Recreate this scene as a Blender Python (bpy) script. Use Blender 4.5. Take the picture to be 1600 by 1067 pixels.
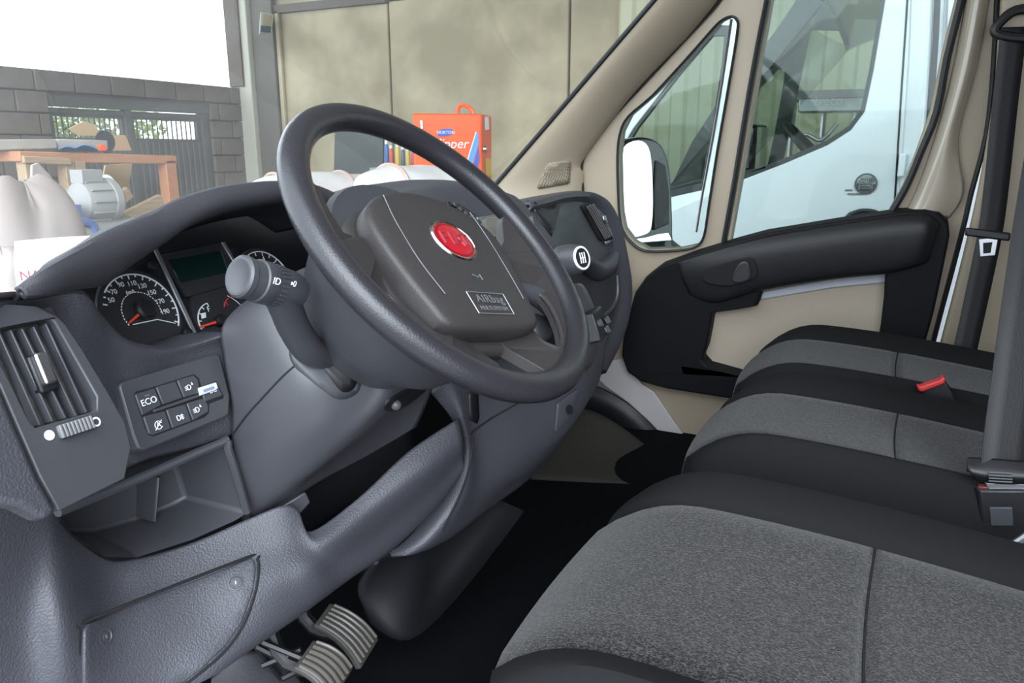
import bpy, bmesh, math, random
from mathutils import Vector, Matrix
random.seed(7)
V = Vector
# ------------------------------------------------------------------ camera, world, light, exposure
# world axes: X across the cab towards the passenger door, Y towards the front of the van, Z up from the cab floor (metres)
for o in list(bpy.data.objects): bpy.data.objects.remove(o)
scn = bpy.context.scene
CAM = V((0.0, 0.0, 0.80)); YAW, PIT, FPX = math.radians(26), math.radians(-14), 1200.0
FW = V((math.cos(PIT)*math.cos(YAW), math.cos(PIT)*math.sin(YAW), math.sin(PIT)))
RT = FW.cross(V((0, 0, 1))).normalized(); UP = RT.cross(FW)
cd = bpy.data.cameras.new('camera'); cam = bpy.data.objects.new('camera', cd); scn.collection.objects.link(cam)
cd.sensor_width = 36.0; cd.lens = FPX/1600*36.0; cd.clip_start = 0.02; cd.clip_end = 200
cam.matrix_world = Matrix(((RT.x, UP.x, -FW.x, CAM.x), (RT.y, UP.y, -FW.y, CAM.y), (RT.z, UP.z, -FW.z, CAM.z), (0, 0, 0, 1)))
scn.camera = cam
w = bpy.data.worlds.new('overcast_sky'); scn.world = w; w.use_nodes = True
bg = w.node_tree.nodes['Background']; bg.inputs[0].default_value = (0.82, 0.91, 1.0, 1); bg.inputs[1].default_value = 1.0
sl = bpy.data.lights.new('hazy_sun', 'SUN'); sun = bpy.data.objects.new('hazy_sun', sl); scn.collection.objects.link(sun)
sl.energy = 1.3; sl.angle = math.radians(55); sl.color = (0.86, 0.93, 1.0)
sun.rotation_euler = V((0.72, 0.42, -0.55)).to_track_quat('-Z', 'Y').to_euler()   # daylight from the open driver side, behind the camera
vs = scn.view_settings; vs.view_transform = 'Standard'; vs.look = 'None'; vs.gamma = 1; vs.use_curve_mapping = False
vs.exposure = 2.0

# ------------------------------------------------------------------ pixel rays on the 1600x1067 frame -> points in the place
def ray(px, py): return FW + RT*((px-800)/FPX) - UP*((py-533.5)/FPX)
def A(px, py, X):
    d = ray(px, py); return CAM + d*((X-CAM.x)/d.x)
def AY(px, py, Y):
    d = ray(px, py); return CAM + d*((Y-CAM.y)/d.y)
def AZ(px, py, Z):
    d = ray(px, py); return CAM + d*((Z-CAM.z)/d.z)
def AP(px, py, P, N):
    d = ray(px, py); return CAM + d*((P-CAM).dot(N)/d.dot(N))

# ------------------------------------------------------------------ object helpers
COL = scn.collection; WL = {}
def setparent(o, p):
    o.parent = p; o.matrix_parent_inverse = Matrix.Translation(-WL.get(p.name, V((0, 0, 0))))
def tag(o, label=None, cat=None, group=None, kind=None):
    if label: o['label'] = label
    if cat: o['category'] = cat
    if group: o['group'] = group
    if kind: o['kind'] = kind
    return o
def thing(name, loc, label, cat, group=None, kind=None):
    o = bpy.data.objects.new(name, None); COL.objects.link(o); o.location = V(loc); o.empty_display_size = 0.05
    WL[o.name] = V(loc); return tag(o, label, cat, group, kind)
def mk(name, verts, faces, m, parent=None, smooth=True, bevel=0, seg=2, solid=0, sub=0, off=-1, angle=35, face=False):
    verts = [V(v) for v in verts]; loc = V((0, 0, 0))
    if parent is None:
        xs = [v.x for v in verts]; ys = [v.y for v in verts]; zs = [v.z for v in verts]
        loc = V(((min(xs)+max(xs))/2, (min(ys)+max(ys))/2, min(zs)))
    me = bpy.data.meshes.new(name); me.from_pydata([v-loc for v in verts], [], faces); me.validate()
    bm = bmesh.new(); bm.from_mesh(me); bmesh.ops.recalc_face_normals(bm, faces=bm.faces)
    if face:   # open sheet: front side towards the cab opening, thickness behind it
        if sum((CAM-loc-f.calc_center_median()).normalized().dot(f.normal)*f.calc_area() for f in bm.faces) *(-1 if face == -1 else 1) < 0: bmesh.ops.reverse_faces(bm, faces=bm.faces)
    bm.to_mesh(me); bm.free()
    me.materials.append(m)
    o = bpy.data.objects.new(name, me); COL.objects.link(o); o.location = loc; WL[o.name] = loc.copy()
    if smooth:
        me.polygons.foreach_set('use_smooth', [True]*len(me.polygons))
        me.set_sharp_from_angle(angle=math.radians(angle))
    if solid:
        s = o.modifiers.new('solid', 'SOLIDIFY'); s.thickness = solid; s.offset = off
    if sub:
        s = o.modifiers.new('sub', 'SUBSURF'); s.levels = sub; s.render_levels = sub
    if bevel:
        b = o.modifiers.new('bevel', 'BEVEL'); b.width = bevel; b.segments = seg; b.limit_method = 'ANGLE'; b.angle_limit = math.radians(38)
        me.polygons.foreach_set('use_smooth', [True]*len(me.polygons)); b.harden_normals = False
    if parent is not None: setparent(o, parent)
    return o
def link_copy(src, name, parent, loc=None, rot=None):
    o = src.copy(); o.name = name; COL.objects.link(o)
    if loc is not None: o.location = loc
    if rot is not None: o.rotation_euler = rot
    if parent is not None: setparent(o, parent)
    return o
def cr(p, n, closed=False):
    """Catmull-Rom through points, n steps a span"""
    p = [V(q) for q in p]; out = []; L = len(p); S = L if closed else L-1
    for i in range(S):
        if closed: a, b, c, d = p[(i-1) % L], p[i], p[(i+1) % L], p[(i+2) % L]
        else: a, b, c, d = p[max(i-1, 0)], p[i], p[i+1], p[min(i+2, L-1)]
        for k in range(n):
            t = k/n
            out.append(0.5*((2*b) + (c-a)*t + (2*a-5*b+4*c-d)*t*t + (3*b-a-3*c+d)*t*t*t))
    if not closed: out.append(p[-1])
    return out
def gridfaces(r, c, wrapc=False):
    f = []
    for i in range(r-1):
        for j in range(c if wrapc else c-1):
            k = (j+1) % c; f.append((i*c+j, i*c+k, (i+1)*c+k, (i+1)*c+j))
    return f
def crgrid(rows, nu=5, nv=5):
    rr = [cr(r, nu) for r in rows]; cols = list(zip(*rr)); cc = [cr(c, nv) for c in cols]
    return [list(r) for r in zip(*cc)]
def surf(name, rows, m, parent=None, nu=5, nv=5, solid=0.004, **k):
    g = crgrid(rows, nu, nv); v = [q for r in g for q in r]; k.setdefault('face', True)
    return mk(name, v, gridfaces(len(g), len(g[0])), m, parent, solid=solid, **k)
def flatgrid(name, g, m, parent=None, solid=0.004, **k):
    v = [q for r in g for q in r]; k.setdefault('face', True); return mk(name, v, gridfaces(len(g), len(g[0])), m, parent, solid=solid, **k)
def slab(name, pts, dv, m, parent=None, bevel=0.002, seg=2, **k):
    """polygon outline pushed along dv"""
    pts = [V(p) for p in pts]; n = len(pts); dv = V(dv)
    f = [tuple(range(n)), tuple(range(2*n-1, n-1, -1))] + [(i, (i+1) % n, n+(i+1) % n, n+i) for i in range(n)]
    return mk(name, pts+[p+dv for p in pts], f, m, parent, bevel=bevel, seg=seg, **k)
def resample(p, n):
    p = list(p)+[p[0]]; L = [0]
    for a, b in zip(p, p[1:]): L.append(L[-1]+(b-a).length)
    out = []; j = 0
    for i in range(n):
        t = L[-1]*i/n
        while L[j+1] < t: j += 1
        out.append(p[j].lerp(p[j+1], (t-L[j])/max(L[j+1]-L[j], 1e-9)))
    return out
def ringslab(name, outer, inner, dv, m, parent=None, bevel=0.002, **k):
    """flat frame between two closed outlines of equal point count, pushed along dv"""
    n = len(outer); dv = V(dv); v = list(outer)+list(inner); v = v+[q+dv for q in v]; f = []
    for i in range(n):
        j = (i+1) % n
        f += [(i, j, n+j, n+i), (2*n+i, 3*n+i, 3*n+j, 2*n+j), (i, 2*n+i, 2*n+j, j), (n+i, n+j, 3*n+j, 3*n+i)]
    return mk(name, v, f, m, parent, bevel=bevel, **k)
def frames(pts):
    fr = []; up = None
    for i, p in enumerate(pts):
        t = (pts[min(i+1, len(pts)-1)]-pts[max(i-1, 0)]).normalized()
        if up is None:
            up = V((0, 0, 1)) if abs(t.z) < 0.9 else V((0, 1, 0))
        s = t.cross(up)
        if s.length < 1e-6: s = t.orthogonal()
        s.normalize(); up = s.cross(t).normalized(); fr.append((t, s, up))
    return fr
def tube(name, pts, r, m, parent=None, seg=12, n=4, flat=1.0, closed=False, **k):
    """r: radius or list of radii at the control points; flat scales the second axis"""
    if isinstance(r, (int, float)): r = [r]*len(pts)
    q = cr(pts, n, closed) if n > 1 else [V(p) for p in pts]
    rr = [x.x for x in cr([V((a, 0, 0)) for a in r], n, closed)] if n > 1 else r
    v = []; f = []
    for (t, s, u), p, a in zip(frames(q), q, rr):
        for j in range(seg):
            th = 2*math.pi*j/seg; v.append(p+s*(a*math.cos(th))+u*(a*flat*math.sin(th)))
    R = len(q); f = gridfaces(R, seg, True)
    if closed: f += [((R-1)*seg+j, (R-1)*seg+(j+1) % seg, (j+1) % seg, j) for j in range(seg)]
    else: f += [tuple(range(seg-1, -1, -1)), tuple(range((R-1)*seg, R*seg))]
    return mk(name, v, f, m, parent, **k)
def basis(ax, hint=None):
    ax = V(ax).normalized(); h = V(hint) if hint is not None else (V((0, 0, 1)) if abs(ax.z) < 0.9 else V((1, 0, 0)))
    s = (h - ax*h.dot(ax)).normalized(); return s, ax.cross(s), ax
def lathe(name, o, ax, prof, m, parent=None, seg=28, hint=None, sx=1.0, sy=1.0, **k):
    """prof: (radius, height along ax) from first to last, ends closed"""
    s, u, ax = basis(ax, hint); o = V(o); v = []
    for r, h in prof:
        for j in range(seg):
            th = 2*math.pi*j/seg; v.append(o+ax*h+s*(r*sx*math.cos(th))+u*(r*sy*math.sin(th)))
    f = gridfaces(len(prof), seg, True); n = len(prof)
    f += [tuple(range(seg-1, -1, -1)), tuple(range((n-1)*seg, n*seg))]
    return mk(name, v, f, m, parent, **k)
def box(name, lo, hi, m, parent=None, bevel=0.003, **k):
    a, b = V(lo), V(hi)
    v = [V((x, y, z)) for z in (a.z, b.z) for x, y in ((a.x, a.y), (b.x, a.y), (b.x, b.y), (a.x, b.y))]
    f = [(3, 2, 1, 0), (4, 5, 6, 7), (0, 1, 5, 4), (1, 2, 6, 5), (2, 3, 7, 6), (3, 0, 4, 7)]
    return mk(name, v, f, m, parent, bevel=bevel, **k)
def obox(name, c, ex, ey, ez, m, parent=None, bevel=0.002, **k):
    """box from a centre and three half-extent vectors"""
    c, ex, ey, ez = V(c), V(ex), V(ey), V(ez)
    v = [c+a*ex+b*ey+d*ez for d in (-1, 1) for a, b in ((-1, -1), (1, -1), (1, 1), (-1, 1))]
    f = [(3, 2, 1, 0), (4, 5, 6, 7), (0, 1, 5, 4), (1, 2, 6, 5), (2, 3, 7, 6), (3, 0, 4, 7)]
    return mk(name, v, f, m, parent, bevel=bevel, **k)
def text(name, s, o, ex, ey, size, m, parent=None, extrude=0.0002, align='CENTER', shear=0.0, space=1.0):
    cu = bpy.data.curves.new('t', 'FONT'); cu.body = s; cu.size = size; cu.extrude = extrude
    cu.align_x = align; cu.align_y = 'CENTER'; cu.shear = shear; cu.space_character = space
    t = bpy.data.objects.new('t', cu); COL.objects.link(t)
    bpy.context.view_layer.update()
    me = bpy.data.meshes.new_from_object(t.evaluated_get(bpy.context.evaluated_depsgraph_get()))
    bpy.data.objects.remove(t)
    ex = V(ex).normalized(); ey = V(ey); ey = (ey-ex*ey.dot(ex)).normalized(); ez = ex.cross(ey); o = V(o)
    v = [o+ex*q.co.x+ey*q.co.y+ez*q.co.z for q in me.vertices]; f = [tuple(p.vertices) for p in me.polygons]
    bpy.data.meshes.remove(me)
    return mk(name, v, f, m, parent, smooth=False)

# ------------------------------------------------------------------ materials
def mat(name, col, rough=0.5, metal=0.0, bump=None, spec=0.5, var=None, emit=None, coat=0, col2=None, stretch=None):
    """bump=(scale, strength, kind); var=(scale, amount) mixes towards col2 with noise"""
    m = bpy.data.materials.new(name); m.use_nodes = True; nt = m.node_tree; N = nt.nodes; L = nt.links
    p = N['Principled BSDF']; c = (*col, 1)
    p.inputs['Base Color'].default_value = c; p.inputs['Roughness'].default_value = rough; p.inputs['Metallic'].default_value = metal
    p.inputs['Specular IOR Level'].default_value = spec; p.inputs['Coat Weight'].default_value = coat
    tc = N.new('ShaderNodeTexCoord'); mp = N.new('ShaderNodeMapping'); L.new(tc.outputs['Object'], mp.inputs[0])
    if stretch: mp.inputs['Scale'].default_value = stretch
    if var:
        n = N.new('ShaderNodeTexNoise'); n.inputs['Scale'].default_value = var[0]; n.inputs['Detail'].default_value = 6
        L.new(mp.outputs[0], n.inputs[0])
        r = N.new('ShaderNodeValToRGB'); r.color_ramp.elements[0].position = 0.5-var[1]; r.color_ramp.elements[1].position = 0.5+var[1]
        r.color_ramp.elements[0].color = c; r.color_ramp.elements[1].color = (*(col2 or [x*0.7 for x in col]), 1)
        L.new(n.outputs[0], r.inputs[0]); L.new(r.outputs[0], p.inputs['Base Color'])
    if bump:
        sc, st, kd = bump
        if kd == 'noise': t = N.new('ShaderNodeTexNoise'); t.inputs['Detail'].default_value = 3
        else: t = N.new('ShaderNodeTexVoronoi')
        t.inputs['Scale'].default_value = sc; L.new(mp.outputs[0], t.inputs[0])
        b = N.new('ShaderNodeBump'); b.inputs['Strength'].default_value = st; b.inputs['Distance'].default_value = 0.001
        L.new(t.outputs[0], b.inputs['Height']); L.new(b.outputs[0], p.inputs['Normal'])
    if emit: p.inputs['Emission Color'].default_value = (*emit[0], 1); p.inputs['Emission Strength'].default_value = emit[1]
    return m
def glassmat(name, tint, dust=0.02, refl=1.0):
    m = bpy.data.materials.new(name); m.use_nodes = True; nt = m.node_tree; N = nt.nodes; L = nt.links
    for n in list(N):
        if n.type != 'OUTPUT_MATERIAL': N.remove(n)
    out = N['Material Output']
    tr = N.new('ShaderNodeBsdfTransparent'); tr.inputs[0].default_value = (*tint, 1)
    gl = N.new('ShaderNodeBsdfGlossy'); gl.inputs['Roughness'].default_value = 0.02; gl.inputs[0].default_value = (refl, refl, refl, 1)
    lw = N.new('ShaderNodeLayerWeight'); lw.inputs[0].default_value = 0.5
    pw = N.new('ShaderNodeMath'); pw.operation = 'POWER'; pw.inputs[1].default_value = 5; L.new(lw.outputs['Facing'], pw.inputs[0])
    fr = N.new('ShaderNodeMath'); fr.operation = 'MULTIPLY_ADD'; fr.inputs[1].default_value = 0.9; fr.inputs[2].default_value = 0.06; L.new(pw.outputs[0], fr.inputs[0])
    a = N.new('ShaderNodeMixShader'); L.new(fr.outputs[0], a.inputs[0]); L.new(tr.outputs[0], a.inputs[1]); L.new(gl.outputs[0], a.inputs[2])
    df = N.new('ShaderNodeBsdfTranslucent'); df.inputs[0].default_value = (0.9, 0.92, 0.95, 1)
    b = N.new('ShaderNodeMixShader')
    tc = N.new('ShaderNodeTexCoord'); nz = N.new('ShaderNodeTexNoise'); nz.inputs['Scale'].default_value = 9; nz.inputs['Detail'].default_value = 5
    ma = N.new('ShaderNodeMath'); ma.operation = 'MULTIPLY'; ma.inputs[1].default_value = dust*2
    L.new(tc.outputs['Object'], nz.inputs[0]); L.new(nz.outputs[0], ma.inputs[0]); L.new(ma.outputs[0], b.inputs[0])
    L.new(a.outputs[0], b.inputs[1]); L.new(df.outputs[0], b.inputs[2]); L.new(b.outputs[0], out.inputs[0])
    return m
def fabricmat(name, c1, c2, scale):
    m = bpy.data.materials.new(name); m.use_nodes = True; nt = m.node_tree; N = nt.nodes; L = nt.links
    p = N['Principled BSDF']; p.inputs['Roughness'].default_value = 0.9; p.inputs['Specular IOR Level'].default_value = 0.15
    p.inputs['Sheen Weight'].default_value = 0.15
    tc = N.new('ShaderNodeTexCoord'); mp = N.new('ShaderNodeMapping'); mp.inputs['Scale'].default_value = (1.0, 0.62, 0.8)
    L.new(tc.outputs['Object'], mp.inputs[0])
    v = N.new('ShaderNodeTexVoronoi'); v.inputs['Scale'].default_value = scale; L.new(mp.outputs[0], v.inputs[0])
    n = N.new('ShaderNodeTexNoise'); n.inputs['Scale'].default_value = scale*0.45; L.new(mp.outputs[0], n.inputs[0])
    s = N.new('ShaderNodeSeparateColor'); L.new(v.outputs['Color'], s.inputs[0])
    mu = N.new('ShaderNodeMath'); mu.operation = 'MULTIPLY'; L.new(s.outputs[0], mu.inputs[0]); L.new(n.outputs[0], mu.inputs[1])
    r = N.new('ShaderNodeValToRGB'); r.color_ramp.elements[0].position = 0.12; r.color_ramp.elements[1].position = 0.5
    r.color_ramp.elements[0].color = (*c1, 1); r.color_ramp.elements[1].color = (*c2, 1)
    L.new(mu.outputs[0], r.inputs[0]); L.new(r.outputs[0], p.inputs['Base Color'])
    b = N.new('ShaderNodeBump'); b.inputs['Strength'].default_value = 0.5; b.inputs['Distance'].default_value = 0.001
    L.new(v.outputs['Distance'], b.inputs['Height']); L.new(b.outputs[0], p.inputs['Normal'])
    return m
M = {}
M['dash'] = mat('dash_grained_plastic', (0.050, 0.050, 0.060), 0.42, bump=(480, 0.85, 'noise'), spec=0.5)
M['dashtop'] = mat('dash_top_plastic', (0.032, 0.031, 0.037), 0.55, bump=(900, 0.4, 'noise'))
M['smooth'] = mat('smooth_dark_plastic', (0.050, 0.051, 0.058), 0.40, bump=(500, 0.06, 'noise'), spec=0.5)
M['shroud'] = mat('column_shroud_plastic', (0.055, 0.055, 0.063), 0.38, bump=(260, 0.05, 'noise'), spec=0.5)
M['rim'] = mat('wheel_rim_leatherette', (0.024, 0.023, 0.027), 0.26, bump=(620, 0.35, 'noise'), spec=0.5)
M['cover'] = mat('airbag_cover_plastic', (0.034, 0.030, 0.030), 0.5, bump=(700, 0.4, 'noise'))
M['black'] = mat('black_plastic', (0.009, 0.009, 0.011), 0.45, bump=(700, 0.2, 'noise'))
M['void'] = mat('black_void', (0.004, 0.004, 0.005), 0.8)
M['rubber'] = mat('black_rubber', (0.012, 0.013, 0.015), 0.55)
M['gloss'] = mat('gloss_black', (0.008, 0.008, 0.010), 0.08, spec=0.6)
M['doorblack'] = mat('door_panel_black', (0.0035, 0.0035, 0.0045), 0.65, spec=0.25, bump=(900, 0.3, 'noise'))
M['beige'] = mat('beige_trim_plastic', (0.345, 0.285, 0.21), 0.5, bump=(700, 0.25, 'noise'))
M['beigegloss'] = mat('beige_painted_metal', (0.38, 0.33, 0.26), 0.18, coat=0.5)
M['whitepaint'] = mat('white_paint', (0.66, 0.70, 0.74), 0.12, coat=0.6)
M['carpet'] = mat('dark_floor_mat', (0.003, 0.003, 0.004), 0.95, spec=0.1, bump=(300, 0.4, 'noise'))
M['bolster'] = mat('black_seat_cloth', (0.0075, 0.0075, 0.008), 0.85, bump=(1400, 0.3, 'noise'), spec=0.2)
M['fabric'] = fabricmat('grey_woven_seat_cloth', (0.006, 0.006, 0.006), (0.058, 0.054, 0.050), 900)
M['grille'] = mat('speaker_grille', (0.30, 0.25, 0.18), 0.7)
_n = M['grille'].node_tree; _v = _n.nodes.new('ShaderNodeTexVoronoi'); _v.inputs['Scale'].default_value = 260; _v.inputs['Randomness'].default_value = 0.0
_t = _n.nodes.new('ShaderNodeTexCoord'); _n.links.new(_t.outputs['Object'], _v.inputs['Vector']); _r = _n.nodes.new('ShaderNodeValToRGB')
_r.color_ramp.elements[0].position = 0.36; _r.color_ramp.elements[0].color = (0.05, 0.04, 0.03, 1); _r.color_ramp.elements[1].position = 0.44; _r.color_ramp.elements[1].color = (0.30, 0.25, 0.18, 1)
_n.links.new(_v.outputs['Distance'], _r.inputs[0]); _n.links.new(_r.outputs[0], _n.nodes['Principled BSDF'].inputs['Base Color'])
M['ventslat'] = mat('vent_slat_plastic', (0.17, 0.17, 0.175), 0.35)
M['armrest'] = mat('armrest_black_lit', (0.010, 0.0095, 0.0105), 0.5, bump=(900, 0.3, 'noise'))  # lighter than the door black: shading of the armrest put into its colour
M['belt'] = mat('belt_webbing', (0.011, 0.011, 0.012), 0.6, bump=(600, 0.4, 'noise'), stretch=(1, 1, 0.1))
M['chrome'] = mat('chrome', (0.75, 0.75, 0.77), 0.15, metal=1)
M['steel'] = mat('brushed_steel', (0.55, 0.55, 0.57), 0.35, metal=1)
M['red'] = mat('red_enamel', (0.42, 0.008, 0.02), 0.25, coat=0.6)
M['redplastic'] = mat('red_plastic', (0.55, 0.03, 0.03), 0.4)
M['white'] = mat('white_print', (0.8, 0.82, 0.85), 0.6)
M['greyprint'] = mat('grey_print', (0.16, 0.16, 0.17), 0.6)
M['orangeneedle'] = mat('red_needle', (0.75, 0.06, 0.03), 0.5)
M['redprint'] = mat('red_print', (0.55, 0.05, 0.06), 0.5)
M['lcd'] = mat('lcd_dark_green', (0.006, 0.020, 0.018), 0.15)
M['dial'] = mat('dial_face', (0.020, 0.021, 0.025), 0.5)
M['silver'] = mat('silver_strip', (0.28, 0.29, 0.31), 0.3, metal=0.6)
M['rubberpad'] = mat('worn_pedal_rubber', (0.060, 0.055, 0.05), 0.55, bump=(200, 0.3, 'noise'), var=(60, 0.2), col2=(0.05, 0.045, 0.04))
M['pedalrib'] = mat('polished_pedal_rib', (0.10, 0.09, 0.08), 0.4)
M['paper'] = mat('white_paper', (0.82, 0.82, 0.84), 0.7)
M['dustmesh'] = mat('dusty_vent_back', (0.11, 0.10, 0.098), 0.9, bump=(250, 1.0, 'noise'), var=(90, 0.25), col2=(0.03, 0.03, 0.03))
M['windscreen'] = glassmat('windscreen_glass', (0.93, 0.96, 0.95), 0.032)
M['sideglass'] = glassmat('side_window_glass', (0.82, 0.88, 0.85), 0.003, 0.38)
M['lens'] = glassmat('cluster_lens', (0.9, 0.95, 0.95), 0.01)
M['mirror'] = mat('mirror_glass', (0.85, 0.88, 0.92), 0.02, metal=1)
# ------------------------------------------------------------------ surface-following helpers
from mathutils.bvhtree import BVHTree
from mathutils.geometry import delaunay_2d_cdt, tessellate_polygon
def gridbvh(g):
    c = len(g[0]); return BVHTree.FromPolygons([q for r in g for q in r], gridfaces(len(g), c))
def onto(b, px, py, lift=0.0):
    d = ray(px, py).normalized(); h, n, i, t = b.ray_cast(CAM, d)
    if h is None: h, n, i, t = b.find_nearest(CAM+d*0.9)
    if n.dot(d) > 0: n = -n
    return h+n*lift
def cdtpoly(poly, step):
    """triangulate a 2-D outline with inner grid points"""
    n = len(poly); pts = []
    for i in range(n):
        a, b = poly[i], poly[(i+1) % n]; L = math.hypot(b[0]-a[0], b[1]-a[1]); k = max(1, int(L/step))
        for j in range(k): pts.append((a[0]+(b[0]-a[0])*j/k, a[1]+(b[1]-a[1])*j/k))
    e = [(i, (i+1) % len(pts)) for i in range(len(pts))]
    xs = [p[0] for p in pts]; ys = [p[1] for p in pts]; inner = []
    y = min(ys)+step*0.6
    while y < max(ys):
        x = min(xs)+step*0.6
        while x < max(xs):
            c = False; near = False
            for i in range(len(pts)):
                a, b = pts[i], pts[i-1]
                if (a[1] > y) != (b[1] > y) and x < (b[0]-a[0])*(y-a[1])/(b[1]-a[1])+a[0]: c = not c
                if (a[0]-x)**2+(a[1]-y)**2 < (step*0.5)**2: near = True
            if c and not near: inner.append((x, y))
            x += step
        y += step
    r = delaunay_2d_cdt([V(p) for p in pts+inner], e, [], 1, 1e-5)
    return r[0], [tuple(f) for f in r[2]]
def patch(name, b, poly, m, parent, lift=0.002, solid=0.003, step=14, round_=0, **k):
    if round_: poly = [(q.x, q.y) for q in cr([V((a, c, 0)) for a, c in poly], round_, True)]
    v, f = cdtpoly(poly, step)
    return mk(name, [onto(b, q.x, q.y, lift) for q in v], f, m, parent, solid=solid, face=True, **k)
def holeslab(name, outer, inners, dv, m, parent=None, bevel=0.002, **k):
    loops = [list(outer)]+[list(i) for i in inners]; v = [q for l in loops for q in l]; n = len(v); dv = V(dv)
    t = tessellate_polygon(loops); f = [tuple(x) for x in t]+[tuple(n+i for i in reversed(x)) for x in t]
    s = 0
    for l in loops:
        for i in range(len(l)): a, b = s+i, s+(i+1) % len(l); f.append((a, b, n+b, n+a))
        s += len(l)
    return mk(name, v+[q+dv for q in v], f, m, parent, bevel=bevel, **k)
def rounded(pts2, n=3): return [(q.x, q.y) for q in cr([V((a, b, 0)) for a, b in pts2], n, True)]

# ------------------------------------------------------------------ cab shell (the setting)
tag(box('floor', (0.16, -0.95, -0.06), (2.12, 1.05, 0.0), M['carpet']), 'black cab floor with dark rubber mat', 'floor', kind='structure')
tag(box('wall_front', (0.30, 1.05, -0.06), (2.12, 1.09, 0.48), M['black']), 'black bulkhead behind the dashboard and pedals', 'wall', kind='structure')
tag(box('wall_rear', (0.20, -1.0, -0.06), (2.12, -0.96, 1.46), M['beige']), 'beige cab rear partition behind the seats', 'wall', kind='structure')
roof = surf('ceiling', [[V((x, y, 1.44-0.10*((x-1.17)/0.9)**2-0.16*max(0, (y-0.0)/0.3)**2)) for x in (0.30, 0.6, 0.9, 1.17, 1.45, 1.75, 2.02)] for y in (-0.96, -0.6, -0.3, 0.0, 0.28)], M['beige'], solid=0.03)
tag(roof, 'beige headlining of the cab roof', 'ceiling', kind='structure')
tag(box('wall_cargo', (0.12, -4.6, -0.3), (2.16, -1.01, 1.75), M['whitepaint'], bevel=0.06), 'white load compartment of this van behind the cab', 'wall', kind='structure')
# passenger door: leaning plane
DN = V((1, 0, 0.12)).normalized(); DP = V((2.05, 0, 0.55))
def D(px, py, lift=0.0): return AP(px, py, DP-V((lift, 0, 0)), DN)
quarter = [(966, 300), (965, 245), (969, 208), (982, 182), (1019, 150), (1070, 95), (1108, 52), (1125, 34), (1141, 26), (1151, 31), (1152, 51), (1136, 148), (1120, 240), (1107, 325), (1100, 368), (1088, 385), (1060, 391), (1010, 392), (988, 380), (973, 360), (968, 335)]
mainwin = [(1218, -55), (1207, -8), (1192, 75), (1175, 175), (1157, 285), (1138, 392), (1200, 384), (1300, 362), (1381, 345), (1409, 295), (1431, 239), (1454, 174), (1473, 79), (1493, -2), (1502, -55)]
douter = [(905, 330), (906, 260), (910, 243), (921, 225), (941, 197), (1025, 107), (1109, 17), (1130, -12), (1185, -110), (1540, -110), (1562, -50), (1558, 0), (1552, 112), (1541, 211), (1518, 300), (1507, 348), (1485, 433), (1462, 520), (1440, 610), (1390, 800), (1100, 800), (1078, 740), (1061, 712), (1044, 691), (1015, 660), (982, 630), (946, 604), (934, 590), (905, 500)]
door = thing('door_1', (2.03, 0.25, 0.05), 'beige passenger door with black armrest panel and quarter window', 'door', kind='structure')
holeslab('door_frame', [D(*p) for p in douter], [[D(*p) for p in quarter], [D(*p) for p in mainwin]], (0.05, 0, 0.006), M['beige'], door, bevel=0.004)
def seal(pts, r, flat=0.55, lift=0.006, m='rubber', par=None, nm='seal', close=False): return tube(nm, [D(*p, lift) for p in pts], r, M[m], par or door, seg=8, n=3, flat=flat, closed=close)
seal([(911, 335), (910, 300), (908, 262), (912, 245), (923, 225), (943, 198), (1026, 108), (1110, 18), (1132, -12), (1165, -60)], 0.009)
seal([(1197, -55), (1199, 0), (1184, 75), (1166, 175), (1148, 285), (1130, 385)][1:], 0.013, m='rubber')
seal([(1511, -55), (1502, 0), (1480, 90), (1464, 174), (1440, 235), (1416, 292), (1388, 340)], 0.014)
seal([(1562, -50), (1558, 0), (1552, 112), (1541, 211), (1518, 300), (1507, 348), (1485, 433), (1462, 520), (1440, 610)], 0.010)
seal(quarter, 0.006, close=True)
seal([(1143, 30), (1128, 130), (1110, 235), (1098, 300), (1088, 362)], 0.006, m='steel', nm='window_channel', lift=0.0)
# glass of the two side windows, a little outside the frame
quarterglass = slab('quarter_window_pane', [D(*p, -0.020) for p in quarter], (0.004, 0, 0.0005), M['sideglass'], door, bevel=0)
slab('main_window_pane', [D(*p, -0.020) for p in mainwin], (0.004, 0, 0.0005), M['sideglass'], door, bevel=0)
# rear painted edge of the door
surf('door_edge', [[D(p, q, l) for p, q in ((1515, -40), (1490, 100), (1460, 215), (1430, 300), (1408, 340))] if i == 0 else [D(p+o, q, l) for p, q, o in ((1515, -40, a), (1490, 100, a), (1460, 215, a), (1430, 300, b), (1408, 340, b))] for i, (a, b, l) in enumerate(((0, 0, 0.004), (12, 14, 0.03), (24, 42, 0.035), (38, 76, 0.012)))], M['beigegloss'], door, solid=0.004)
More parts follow.
